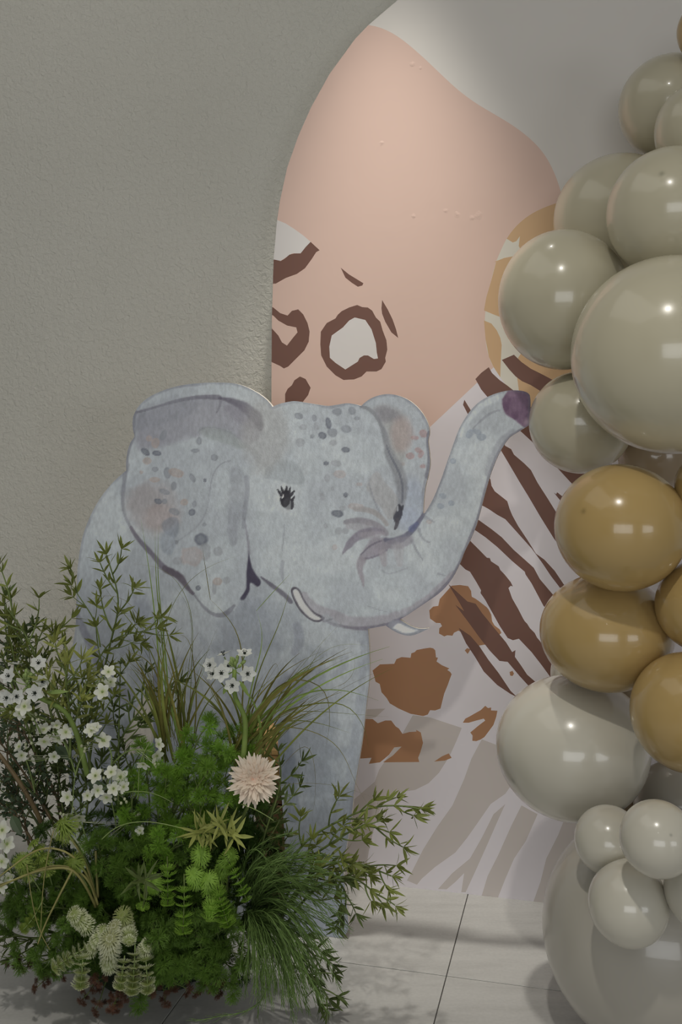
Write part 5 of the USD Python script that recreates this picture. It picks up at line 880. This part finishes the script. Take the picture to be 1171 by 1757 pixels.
FR = [('lime frilled stem hanging straight down left of centre', [(287, 1470, 1.63), (288, 1510, 1.60), (288, 1552, 1.595)], None, dict(n=6)), ('lime frilled stem hanging second from left in the centre group', [(316, 1500, 1.62), (316, 1550, 1.59), (314, 1600, 1.585)], None, dict(n=6)),
 ('round lime frilled leaf facing the room at the top of the centre group', [(345, 1500, 1.64), (345, 1475, 1.61), (344, 1462, 1.595)], None, dict(n=3, R=.0155, face=1.2, start=.7)), ('round lime frilled leaf left of centre beside the dark star leaf', [(275, 1540, 1.64), (265, 1520, 1.62), (261, 1512, 1.605)], None, dict(n=3, R=.014, face=1.2, start=.7)),
 ('lime frilled leaf pair in the middle of the centre group', [(340, 1530, 1.63), (336, 1510, 1.61), (333, 1498, 1.595)], None, dict(n=4, R=.0145, face=1.0, start=.5)), ('lime frilled leaf at the right of the middle pair', [(362, 1540, 1.63), (360, 1520, 1.61), (357, 1507, 1.6)], None, dict(n=4, R=.014, face=1.0, start=.5)),
 ('lime frilled stem trailing down right of the centre group', [(368, 1510, 1.62), (380, 1550, 1.59), (392, 1588, 1.585)], None, dict(n=8)), ('lime frilled stem with lifted leaves furthest right near the needle sprays', [(385, 1465, 1.64), (404, 1500, 1.62), (424, 1546, 1.61)], None, dict(n=7, R=.0115)),
 ('lime frilled stem nearest the pale frills, ending in small points', [(262, 1520, 1.62), (250, 1540, 1.60), (245, 1558, 1.6)], None, dict(n=3, R=.011)), ('lime frilled stem low in the centre group over the lower ferns', [(360, 1540, 1.60), (362, 1560, 1.585), (358, 1580, 1.58)], None, dict(n=5, R=.0135, face=.6)),
 ('lime frilled stem behind the centre group near the star twigs', [(372, 1520, 1.66), (385, 1485, 1.64), (398, 1465, 1.63)], None, dict(n=5, R=.013, face=.5)),
 ('yellow green frilled head on a leaning stalk at the upper left of the ferns', [(165, 1530, 1.68), (140, 1460, 1.66), (112, 1420, 1.64), (106, 1410, 1.635)], (YG, YW), dict(n=3, R=.021, start=.93, cup=.6, face=.25)), ('yellow green frilled button beside the bent stalks at left', [(150, 1520, 1.66), (132, 1490, 1.64), (124, 1478, 1.63)], (YG, YW), dict(n=3, R=.0145, start=.85, cup=.6, face=1.2)),
 ('yellow green frilled leaf low at the far left beside white petals', [(70, 1530, 1.68), (45, 1490, 1.66), (34, 1475, 1.65)], (YG, YW), dict(n=4, R=.0145, start=.6, face=.6)), ('yellow green frilled stem between the left button and the ferns', [(90, 1520, 1.68), (70, 1470, 1.66), (55, 1445, 1.66)], (YG, YW), dict(n=5, R=.014, start=.4, face=.3)),
 ('yellow green frilled stem at the left over the dark ferns', [(75, 1540, 1.66), (60, 1570, 1.64), (40, 1595, 1.64)], (YG, YW), dict(n=4, R=.011, start=.4)), ('whitish frilled head at the upper left of the pale group', [(160, 1600, 1.62), (138, 1580, 1.60), (125, 1568, 1.59)], (PG, PW), dict(n=4, R=.0135, start=.4, face=.8)),
 ('brightest whitish frilled head in the middle of the pale group', [(190, 1660, 1.62), (188, 1625, 1.58), (188, 1610, 1.57)], ((.36, .38, .15), (.86, .88, .68)), dict(n=4, R=.016, start=.6, face=1.0)), ('whitish frilled tuft above the brightest one in the pale group', [(205, 1620, 1.62), (198, 1597, 1.59), (195, 1588, 1.585)], ((.36, .38, .15), (.84, .86, .66)), dict(n=3, R=.0115, start=.6, face=.8)),
 ('whitish frilled head right of the brightest one in the pale group', [(214, 1585, 1.62), (221, 1605, 1.59), (222, 1616, 1.58)], (PG, PW), dict(n=4, R=.0125, start=.4, face=.6)), ('green white frilled head at the top right of the pale group', [(215, 1610, 1.63), (213, 1585, 1.61), (210, 1570, 1.6)], (PG, (.5, .53, .26)), dict(n=4, R=.015, start=.4, face=.9)),
 ('whitish frilled head at the right edge of the pale group', [(240, 1640, 1.61), (250, 1628, 1.59), (256, 1620, 1.585)], (PG, PW), dict(n=3, R=.0125, start=.5, face=.8)), ('pale frilled stem trailing to the left from the pale group', [(165, 1615, 1.60), (128, 1638, 1.585), (92, 1662, 1.58)], (PG, PW), dict(n=8, R=.0125, start=.15)),
 ('pale frilled stem hanging left of the brightest head', [(142, 1640, 1.59), (141, 1665, 1.58), (138, 1692, 1.58)], (PG, PW), dict(n=5, R=.0135, start=.1)), ('longest pale frilled stem hanging to the bottom of the arrangement', [(232, 1620, 1.59), (230, 1665, 1.575), (226, 1703, 1.575)], (PG, PW), dict(n=7, R=.0125, start=.2)),
 ('pale frilled stem hanging beside the longest one on its left', [(214, 1640, 1.59), (210, 1670, 1.575), (206, 1694, 1.575)], (PG, PW), dict(n=5, R=.0125, start=.2)), ('pale frilled stem hanging at the right edge of the pale group', [(250, 1640, 1.59), (252, 1670, 1.575), (254, 1700, 1.575)], (PG, PW), dict(n=5, R=.0120, start=.15)),
 ('faint white frilled head in the shade under the brightest one', [(190, 1670, 1.62), (187, 1655, 1.60), (185, 1648, 1.595)], (PG, PW), dict(n=3, R=.0125, start=.6, face=.8)), ('pale frilled stem between the upper left head and the middle', [(150, 1640, 1.60), (165, 1615, 1.59), (180, 1595, 1.585)], (PG, (.80, .82, .60)), dict(n=5, R=.0115, start=.2, face=.3))]
for i, (lab, path, pale, kw) in enumerate(FR): frills(lab, path, R0(200 + i), pale, **kw)

# needle sprays at the right ----------------------------------------------------
def needle_branch(c, rng, Ln=.023, step=.0046, r=.00055):
    s = np.r_[0, np.cumsum(np.linalg.norm(np.diff(c, axis=0), axis=1))]; d = unit(np.gradient(c, axis=0)); x, parts, k = s[-1] * .25, [], 0
    while x < s[-1]:
        p = np.array([np.interp(x, s, c[:, i]) for i in range(3)]); t = unit(np.array([np.interp(x, s, d[:, i]) for i in range(3)])); L = Ln * rng.uniform(.6, 1.15) * (1 - .35 * (x / s[-1])); a = rnd_dir(t, rng.uniform(.22, .5), rng)
        q = p + a * L * .6; parts += [prism(p, q, r), prism(q, q + unit(a + t * .5) * L * .5, r * .8)]; x += step * rng.uniform(.6, 1.4); k += 1
    return cat_mesh(parts)
NS = [((455, 1555), [(640 - 130, 1475), (560, 1500), (545, 1480), (520, 1465)], 'highest needle spray pointing right over the elephant foreleg'), ((450, 1560), [(570, 1530), (575, 1560), (560, 1590), (555, 1545)], 'needle spray arching right below the highest one'), ((445, 1570), [(555, 1620), (545, 1645), (530, 1660), (565, 1600)], 'needle spray in the middle right of the fountain'),
      ((440, 1575), [(515, 1690), (500, 1700), (525, 1715), (490, 1725)], 'needle spray drooping to the floor at the right'), ((435, 1580), [(470, 1690), (455, 1700), (480, 1715), (505, 1738)], 'needle spray hanging steeply in the middle of the fountain'), ((430, 1585), [(430, 1660), (440, 1690), (425, 1680), (445, 1720)], 'needle spray nearest the lower ferns'),
      ((440, 1540), [(470, 1475), (490, 1500), (500, 1520), (480, 1455)], 'short upright needle spray with grainy tips near the lime frills'), ((455, 1600), [(555, 1690), (560, 1655), (540, 1720), (515, 1650)], 'outer needle spray over the floor shadow')]
for i, (b0, ends, lab) in enumerate(NS):
    rng = R0(300 + i); b = at(np.array(b0[0] - 20.), np.array(b0[1] + 10.), 1.72); t = tag(thing('needle_spray', b), lab, 'needle spray', None)
    for e in ends:
        for q in range(6):
            ex, ey = e[0] + rng.normal(0, 16), e[1] + rng.normal(0, 17); Ye = 1.60 + rng.normal(0, .025) + (.03 if ey < 1560 else 0); tip = at(np.array(ex), np.array(ey), Ye); tip[2] = max(tip[2], .008)
            mx, my = b0[0] + (ex - b0[0]) * .5, b0[1] + (ey - b0[1]) * .5 - rng.uniform(22, 48); mid = at(np.array(mx), np.array(my), 1.63 + rng.normal(0, .02)); c = curve([b, mid, tip], 14)
            obj('stem', rel(tube(c, np.linspace(.0011, .0005, 14), 4), b), M_CYP, t); obj('needles', rel(needle_branch(c, rng), b), M_CYP, t)
lo = curve(pts([(470, 1660, 1.66), (440, 1725, 1.62), (390, 1742, 1.60), (335, 1752, 1.59)]), 16); lo[:, 2] = np.maximum(lo[:, 2], .006); rng = R0(330); tt = tag(thing('needle_spray', lo[0]), 'single needle twig lying along the floor at the bottom of the arrangement', 'needle spray', None)
obj('stem', rel(tube(lo, np.linspace(.0011, .0005, 16), 4), lo[0]), M_CYP, tt); obj('needles', rel(needle_branch(lo, rng, .022), lo[0]), M_CYP, tt)

# white star flowers with dark eyes ----------------------------------------------
def petal(c, axis, rad_dir, L, W, cup=.25, seg=5, shape=.7):
    a, r = unit(axis), unit(rad_dir - np.asarray(axis) * (np.dot(rad_dir, axis))); s = np.cross(a, r); t = np.linspace(0, 1, seg + 1); wid = W * .5 * np.sin(np.pi * np.clip(.06 + .94 * t, 0, 1) ** shape) ** .65; wid[0] = W * .10; wid[-1] = W * .10
    mid = c + L * (t[:, None] * r + cup * t[:, None] ** 1.6 * a); e = .18 * wid[:, None] * a
    v = np.vstack([mid, mid + wid[:, None] * s + e, mid - wid[:, None] * s + e]); n = seg + 1; f = []
    for k in range(seg): f += [[k, n + k, n + k + 1], [k, n + k + 1, k + 1], [k, k + 1, 2 * n + k + 1], [k, 2 * n + k + 1, 2 * n + k]]
    return v, np.array(f)
def ball(c, r, sq=1.0, axis=(0, 0, 1), sub=1):
    m = trimesh.creation.icosphere(sub, 1.0); B = basis(axis); v = np.array(m.vertices) * [1, 1, sq]
    return c + r * (v @ B.T), np.array(m.faces)
def flower(t, o, c, axis, R, rng, npet, petal_mat, eye_mat, kind):
    "a flower is a part (its eye) with the petals as sub-parts"
    axis = unit(axis); eye = [ball(c + axis * R * .06, R * (.17 if kind == 'star' else .13), 1.2, axis)]
    if kind == 'star':
        for k in range(6):
            d = rnd_dir(axis, .55, rng, k * 1.047); eye += [prism(c, c + d * R * .42, .0005), ball(c + d * R * .44, .0009, 1, axis, 0)]
    f = obj('flower', rel(cat_mesh(eye), o), eye_mat, t, smooth=False); B = basis(axis, roll=rng.uniform(0, 6))
    for k in range(npet):
        a = 2 * np.pi * k / npet + rng.uniform(-.06, .06); p = petal(c, axis, math.cos(a) * B[:, 0] + math.sin(a) * B[:, 1], R * rng.uniform(.93, 1.06), R * (.78 if kind == 'star' else .74), rng.uniform(.12, .32), shape=1.0 if kind == 'star' else 1.3)
        tint = None
        if petal_mat is M_PETC:
            q = np.tile(np.linspace(0, 1, 6), 3)[:, None]; tint = np.array([.56, .62, .22]) * (1 - q) ** 3 + np.array([.86, .87, .79]) * (1 - (1 - q) ** 3)
        obj('petal', rel(p, o), petal_mat, f, tint=tint)
    return f
def star_umbel(label, stem_path, flowers, hub, rng, buds=9, bracts=()):
    c = curve(pts(stem_path), 20); t = tag(thing('star_flower', c[0]), label, 'flower', None); o = c[0]; H = at(*[np.array(float(a)) for a in hub])
    obj('stem', rel(tube(c, np.linspace(.0052, .0036, 20), 8), o), M_GRASSL, t, smooth=True)
    for (px, py, dY, ax, R) in flowers:
        p = at(np.array(float(px)), np.array(float(py)), hub[2] + dY); q = p - unit(ax) * .004; obj('flower_stalk', rel(tube(curve([c[-1], (c[-1] + q) / 2 + [0, 0, -.004], q], 7), .0010, 5), o), M_BUD, t, smooth=True); flower(t, o, p, ax, R, rng, 6, M_PETW, M_EYE, 'star')
    for k in range(buds):
        d = rnd_dir([.25, -.35, .9], rng.uniform(.1, 1.0), rng); p = H + d * .016 * rng.uniform(.7, 1.3); obj('bud', rel(cat_mesh([ball(p, .0030, 1.9, d), prism(H, p, .0009)]), o), M_BUD, t, smooth=True)
    for b in bracts:
        p0, p1 = at(*[np.array(float(a)) for a in b[0]]), at(*[np.array(float(a)) for a in b[1]]); obj('bract', rel(leaf_blade(p0, p1 - p0, np.array([.3, -1, .4]), np.linalg.norm(p1 - p0), .0072, .12, 5), o), M_GRASSL, t)
star_umbel('white star flowers with black eyes on a thick stem before the elephant chest', [(416, 1315, 1.66), (421, 1260, 1.655), (418, 1225, 1.65), (404, 1196, 1.645), (402, 1170, 1.645), (403, 1150, 1.65)],
           [(361, 1141, 0, (-.35, -.8, .25), .0135), (366, 1157, -.005, (-.5, -.5, .6), .0125), (380, 1155, -.015, (.15, -.9, .35), .0150), (391, 1143, -.005, (.5, -.7, .5), .0115), (384, 1123, .01, (-.3, .1, .95), .0135), (420, 1122, .005, (.1, -.35, .95), .0140), (425, 1156, -.012, (.25, -.95, .2), .0142), (399, 1176, -.02, (-.05, -1, .12), .0140)], (405, 1148, 1.655), R0(401), 10, [((411, 1168, 1.64), (429, 1196, 1.63)), ((390, 1175, 1.645), (383, 1192, 1.64))])
star_umbel('white star flowers with black eyes leaning to the left edge over the twigs', [(150, 1330, 1.70), (128, 1250, 1.68), (112, 1222, 1.67), (85, 1205, 1.66), (65, 1195, 1.655), (48, 1175, 1.65)],
           [(66, 1138, 0, (.2, -.7, .6), .0145), (15, 1160, -.01, (-.2, -.85, .45), .0135), (26, 1140, .0, (.1, .2, .95), .012), (60, 1189, -.02, (.05, -1, .1), .0150), (72, 1170, -.01, (.6, -.65, .3), .0130), (12, 1197, -.015, (-.25, -.95, .0), .0145), (28, 1195, -.012, (.5, -.8, .2), .0130)], (45, 1172, 1.655), R0(402), 16, [((80, 1188, 1.65), (118, 1186, 1.65))])

# sprays of small cream flowers -----------------------------------------------------
def cream_spray(label, stem_path, flowers, buds, rng, stemr=.0016):
    c = curve(pts(stem_path), 20); o = c[0]; t = tag(thing('cream_flower_spray', o), label, 'flower spray', None); obj('stem', rel(tube(c, np.linspace(stemr, stemr * .6, 20), 6), o), M_BUD, t, smooth=True)
    for (px, py, ax, R) in flowers:
        Y = stem_path[-1][2] - .01 + rng.normal(0, .006); p = at(np.array(float(px)), np.array(float(py)), Y); q = p - unit(ax) * .003; i = rng.integers(12, 20)
        obj('flower_stalk', rel(tube(curve([c[i], (c[i] + q) / 2 + [0, 0, -.005], q], 7), .00065, 4), o), M_BUD, t); flower(t, o, p, ax, R, rng, 5, M_PETC, M_BUD, 'cream')
    for (px, py) in buds:
        p = at(np.array(float(px)), np.array(float(py)), stem_path[-1][2] - .005); i = rng.integers(13, 20); obj('bud', rel(cat_mesh([ball(p, .0024, 1.25), prism(c[i], p, .0005)]), o), M_BUDW, t, smooth=False)
M_BUDW = leafy('cream_bud', (.55, .58, .38), .2)
fr = (0, -1, .15)
cream_spray('cream flower spray of three blooms in front of the elephant rear edge', [(134, 1215, 1.69), (150, 1190, 1.68), (172, 1165, 1.67), (182, 1158, 1.67)], [(186, 1153, (.2, -.7, .6), .0125), (190, 1170, (.05, -1, .1), .0120), (176, 1187, (-.1, -.8, .4), .0145)], [(171, 1158), (176, 1167), (166, 1176)], R0(411))
cream_spray('cream flower spray of two open blooms right of the lower left group', [(188, 1330, 1.70), (190, 1290, 1.68), (175, 1268, 1.67), (160, 1262, 1.67)], [(157, 1252, (-.1, -.85, .5), .0130), (178, 1270, (.05, -1, .12), .0145), (164, 1248, (.2, -.5, .8), .0105)], [(140, 1280), (146, 1284), (151, 1275), (145, 1289)], R0(412))
cream_spray('cream flower spray of four blooms under the black eyed star flowers', [(130, 1330, 1.72), (115, 1285, 1.70), (100, 1262, 1.69), (90, 1255, 1.69)], [(75, 1252, (-.05, -.5, .75), .0140), (113, 1256, (.15, -.95, .15), .0135), (76, 1272, (0, -.8, -.5), .0140), (100, 1267, (-.2, -.7, -.4), .0120), (97, 1245, (.1, -.5, .8), .0105)], [(54, 1275), (44, 1277), (52, 1262), (125, 1265)], R0(413))
cream_spray('cream flower spray of blooms in the centre left above the dark twigs', [(200, 1420, 1.72), (190, 1370, 1.69), (185, 1345, 1.68), (188, 1335, 1.67)], [(164, 1331, (-.2, -.8, .5), .0140), (207, 1333, (.1, -.98, .12), .0150), (191, 1325, (-.1, -.6, .6), .0130), (168, 1356, (-.05, -1, .05), .0120), (183, 1368, (0, -.85, -.4), .0130), (195, 1353, (.1, -.8, .3), .0125), (212, 1350, (.4, -.8, .0), .0110)], [(176, 1322), (182, 1325), (178, 1335), (198, 1371), (214, 1371), (208, 1378), (217, 1376)], R0(414))
cream_spray('cream flower spray on an arching stalk beside the bright ferns', [(193, 1312, 1.70), (210, 1295, 1.68), (235, 1286, 1.66), (262, 1290, 1.655)], [(246, 1311, (-.1, -.6, -.6), .0125), (269, 1297, (.5, -.6, -.2), .0130), (272, 1277, (.7, -.4, .4), .0120)], [(266, 1312), (272, 1312), (268, 1316)], R0(415))
cream_spray('cream flower spray with nodding blooms at the left beside the wall gap', [(60, 1360, 1.76), (50, 1320, 1.75), (40, 1290, 1.74)], [(33, 1281, (-.4, -.6, .5), .0115), (37, 1296, (.1, -.8, -.1), .0120), (93, 1298, (0, -.9, -.1), .0115)], [(45, 1283), (120, 1300), (128, 1298), (131, 1296)], R0(416))
cream_spray('cream flower spray of small blooms over the dark lower left twigs', [(150, 1460, 1.72), (138, 1410, 1.70), (125, 1385, 1.70)], [(116, 1368, (-.3, -.9, .2), .0135), (150, 1365, (.2, -.9, .1), .0105), (136, 1402, (.1, -.7, -.5), .0130), (130, 1416, (0, -.8, -.3), .0110)], [(104, 1396), (109, 1398), (127, 1388), (236, 1411), (243, 1418)], R0(417))
cream_spray('cream flower spray cut by the left frame edge at fern height', [(40, 1560, 1.70), (20, 1500, 1.68), (4, 1450, 1.67)], [(4, 1424, (-.1, -.9, .3), .0160), (12, 1448, (.2, -.9, .2), .0150), (3, 1478, (0, -1, 0), .0140), (14, 1506, (.3, -.9, -.1), .0120), (2, 1520, (-.1, -.9, -.2), .0130)], [(20, 1505), (8, 1535)], R0(418))
cream_spray('two cream blooms sunk among the ferns beside the bent stalks', [(170, 1530, 1.72), (160, 1480, 1.70), (150, 1460, 1.70)], [(128, 1447, (-.2, -.9, .2), .0100), (142, 1452, (.1, -.9, .2), .0120), (240, 1425, (0, -.8, .1), .0090)], [(232, 1400), (240, 1396), (237, 1398)], R0(419))
cream_spray('cream flower spray of two blooms just below the star flowers at left', [(70, 1260, 1.68), (55, 1230, 1.67), (45, 1218, 1.66)], [(42, 1212, (.0, -.9, .3), .0150), (34, 1224, (-.2, -.8, -.2), .0120)], [(18, 1222), (56, 1234), (66, 1235), (62, 1226)], R0(420))

# peach chrysanthemum ------------------------------------------------------------------
pc = at(np.array(436.), np.array(1338.), 1.63); pa = unit(np.array([.04, -.93, .36])); RC = .0445; sc = curve([pc - pa * .004, pc - pa * .03 + [-.01, 0, -.04], at(np.array(395.), np.array(1440.), 1.70), at(np.array(380.), np.array(1560.), 1.72)], 18); rng = R0(501)
ch = tag(thing('peach_chrysanthemum', pc), 'single peach chrysanthemum with narrow petals beside the elephant foreleg', 'flower'); obj('stem', rel(tube(sc, .0030, 7), pc), M_STEMG, ch, smooth=True)
Bc = basis(pa); obj('calyx', rel(ball(pc - pa * .008, .009, .8, pa), pc), M_BUD, ch, smooth=True)
rows = [(26, 1.0, .02, 0), (26, .93, .10, .5), (24, .84, .20, .2), (22, .72, .32, .7), (18, .56, .50, .1), (13, .38, .75, .5), (9, .24, 1.1, .3)]
for n_, L_, cup_, ph in rows:
    for k in range(n_):
        a = 2 * np.pi * (k + ph) / n_ + rng.uniform(-.08, .08); L = RC * L_ * rng.uniform(.78, 1.1); p = petal(pc + pa * .002 * (1 - L_), pa, math.cos(a) * Bc[:, 0] + math.sin(a) * Bc[:, 1], L, .0084 * (.7 + .3 * L_) * rng.uniform(.75, 1.15), cup_ + rng.uniform(-.15, .25), 5, 1.25)
        q = np.tile(np.linspace(0, 1, 6), 3)[:, None]; warm = (rng.random() < .45) * .8 + .2
        tint = np.array([.82, .42, .29]) * warm * (1 - q) ** 2.2 + np.array([.88, .78, .66]) * (1 - warm * (1 - q) ** 2.2); obj('petal', rel(p, pc), M_PETP, ch, tint=np.clip(tint, 0, .9))

# bent stalks and loose stems at the left --------------------------------------------------
def stalk(label, path, r0, r1, mat=None): c = curve(pts(path), 26); make('bare_stalk', label, 'stalk', None, c[0], [(c, r0, r1, mat or M_STEMO)], [])
stalk('thick bent stalk arching over the ferns to the left edge', [(164, 1556, 1.66), (140, 1510, 1.63), (121, 1492, 1.62), (90, 1490, 1.62), (40, 1503, 1.62), (-8, 1525, 1.62)], .0024, .0016)
stalk('thick bent stalk just above the lowest arching one at left', [(166, 1556, 1.665), (138, 1498, 1.635), (118, 1488, 1.63), (80, 1488, 1.63), (30, 1508, 1.63), (-8, 1520, 1.63)], .0022, .0014)
stalk('upper bent stalk arching to the left over the frilled button', [(168, 1552, 1.66), (135, 1480, 1.64), (115, 1463, 1.63), (75, 1456, 1.63), (30, 1480, 1.63), (-6, 1508, 1.63)], .0022, .0012)
stalk('straight stalk slanting down from the bent stalks over the left ferns', [(124, 1494, 1.62), (95, 1550, 1.60), (72, 1600, 1.59), (65, 1620, 1.59)], .0020, .0012)
stalk('thin stalk crossing the slanting one over the left ferns', [(46, 1483, 1.62), (56, 1550, 1.60), (72, 1605, 1.59), (86, 1630, 1.59)], .0010, .0007)
stalk('thin stalk falling from the yellow green head over the ferns', [(92, 1425, 1.63), (80, 1480, 1.61), (72, 1550, 1.60), (70, 1600, 1.6)], .0010, .0008)
stalk('upright stalk of the yellow green head leaning to it', [(166, 1548, 1.67), (150, 1490, 1.66), (130, 1450, 1.65), (110, 1425, 1.64)], .0022, .0018)
stalk('upright olive stalk in the dark middle of the ferns', [(168, 1540, 1.67), (166, 1500, 1.66), (164, 1460, 1.66)], .0026, .0022)
stalk('curved wiry stalk over the dark middle left of the star twigs', [(175, 1440, 1.62), (200, 1420, 1.61), (250, 1410, 1.60), (300, 1418, 1.60), (335, 1428, 1.60)], .0009, .0007, M_BUD)
stalk('curved wiry stalk from the cream blooms to the bright ferns', [(212, 1360, 1.65), (240, 1358, 1.64), (270, 1364, 1.63), (298, 1378, 1.63)], .0009, .0006, M_BUD)
stalk('pale wiry stalk hanging from the arching cream spray', [(256, 1275, 1.65), (242, 1305, 1.65), (238, 1340, 1.65), (237, 1372, 1.65)], .0010, .0007, M_BUD)
stalk('paired wiry stalk falling through the lower left cream blooms', [(150, 1280, 1.67), (132, 1320, 1.66), (126, 1360, 1.66), (124, 1400, 1.66)], .0008, .0006, M_BUD)
stalk('wiry stalk slanting right from under the peach flower', [(415, 1380, 1.62), (440, 1390, 1.61), (470, 1408, 1.61)], .0010, .0007, M_BUD)
for lab, pp in (('broad green leaf in the shade at the far left', [(20, 1400, 1.74), (35, 1430, 1.72)]), ('broad dark leaf behind the lower left cream blooms', [(95, 1278, 1.77), (122, 1304, 1.77)]), ('broad dark leaf right of the dark gum branch', [(150, 1345, 1.76), (185, 1352, 1.76)])):
    a, b = pts(pp); make('broad_leaf', lab, 'leaf', None, a, [], [('leaf_blade', leaf_blade(a, b - a, np.array([.2, -1, .3]), np.linalg.norm(b - a) * 1.1, .018, .1, 5), M_GUM)])

# reddish sprigs along the floor -------------------------------------------------------
rg = R0(71); protos = []
for i, (px, py, Y) in enumerate([(15, 1655, 1.66), (35, 1678, 1.65), (55, 1690, 1.64), (85, 1693, 1.63), (135, 1705, 1.62), (160, 1715, 1.62), (185, 1725, 1.615), (210, 1715, 1.61), (170, 1690, 1.62), (200, 1690, 1.61), (285, 1710, 1.615), (318, 1712, 1.62), (370, 1700, 1.63), (390, 1690, 1.64), (250, 1715, 1.615), (230, 1705, 1.61)]):
    p = at(np.array(float(px)), np.array(float(py)), Y); p[2] = max(p[2], .012); b = p + (BASE - p) * .35 + [0, 0, .01]; b[2] = max(b[2], .02); m = aim(b, p, .15, rg.uniform(0, 6), .15 / np.linalg.norm(p - b) * .62)
    q = dill_sprig('red_sprig', 'reddish brown sprig', 'red sprig', 'reddish sprigs along the floor', M_RED, rg, m, 6, .013) if i < 2 else copy_of(protos[i % 2], m)
    if i < 2: protos.append(q)
    q.SetCustomDataByKey('label', 'reddish brown sprig on the floor ' + where(px, py))
# the hidden block that the stems are stuck into
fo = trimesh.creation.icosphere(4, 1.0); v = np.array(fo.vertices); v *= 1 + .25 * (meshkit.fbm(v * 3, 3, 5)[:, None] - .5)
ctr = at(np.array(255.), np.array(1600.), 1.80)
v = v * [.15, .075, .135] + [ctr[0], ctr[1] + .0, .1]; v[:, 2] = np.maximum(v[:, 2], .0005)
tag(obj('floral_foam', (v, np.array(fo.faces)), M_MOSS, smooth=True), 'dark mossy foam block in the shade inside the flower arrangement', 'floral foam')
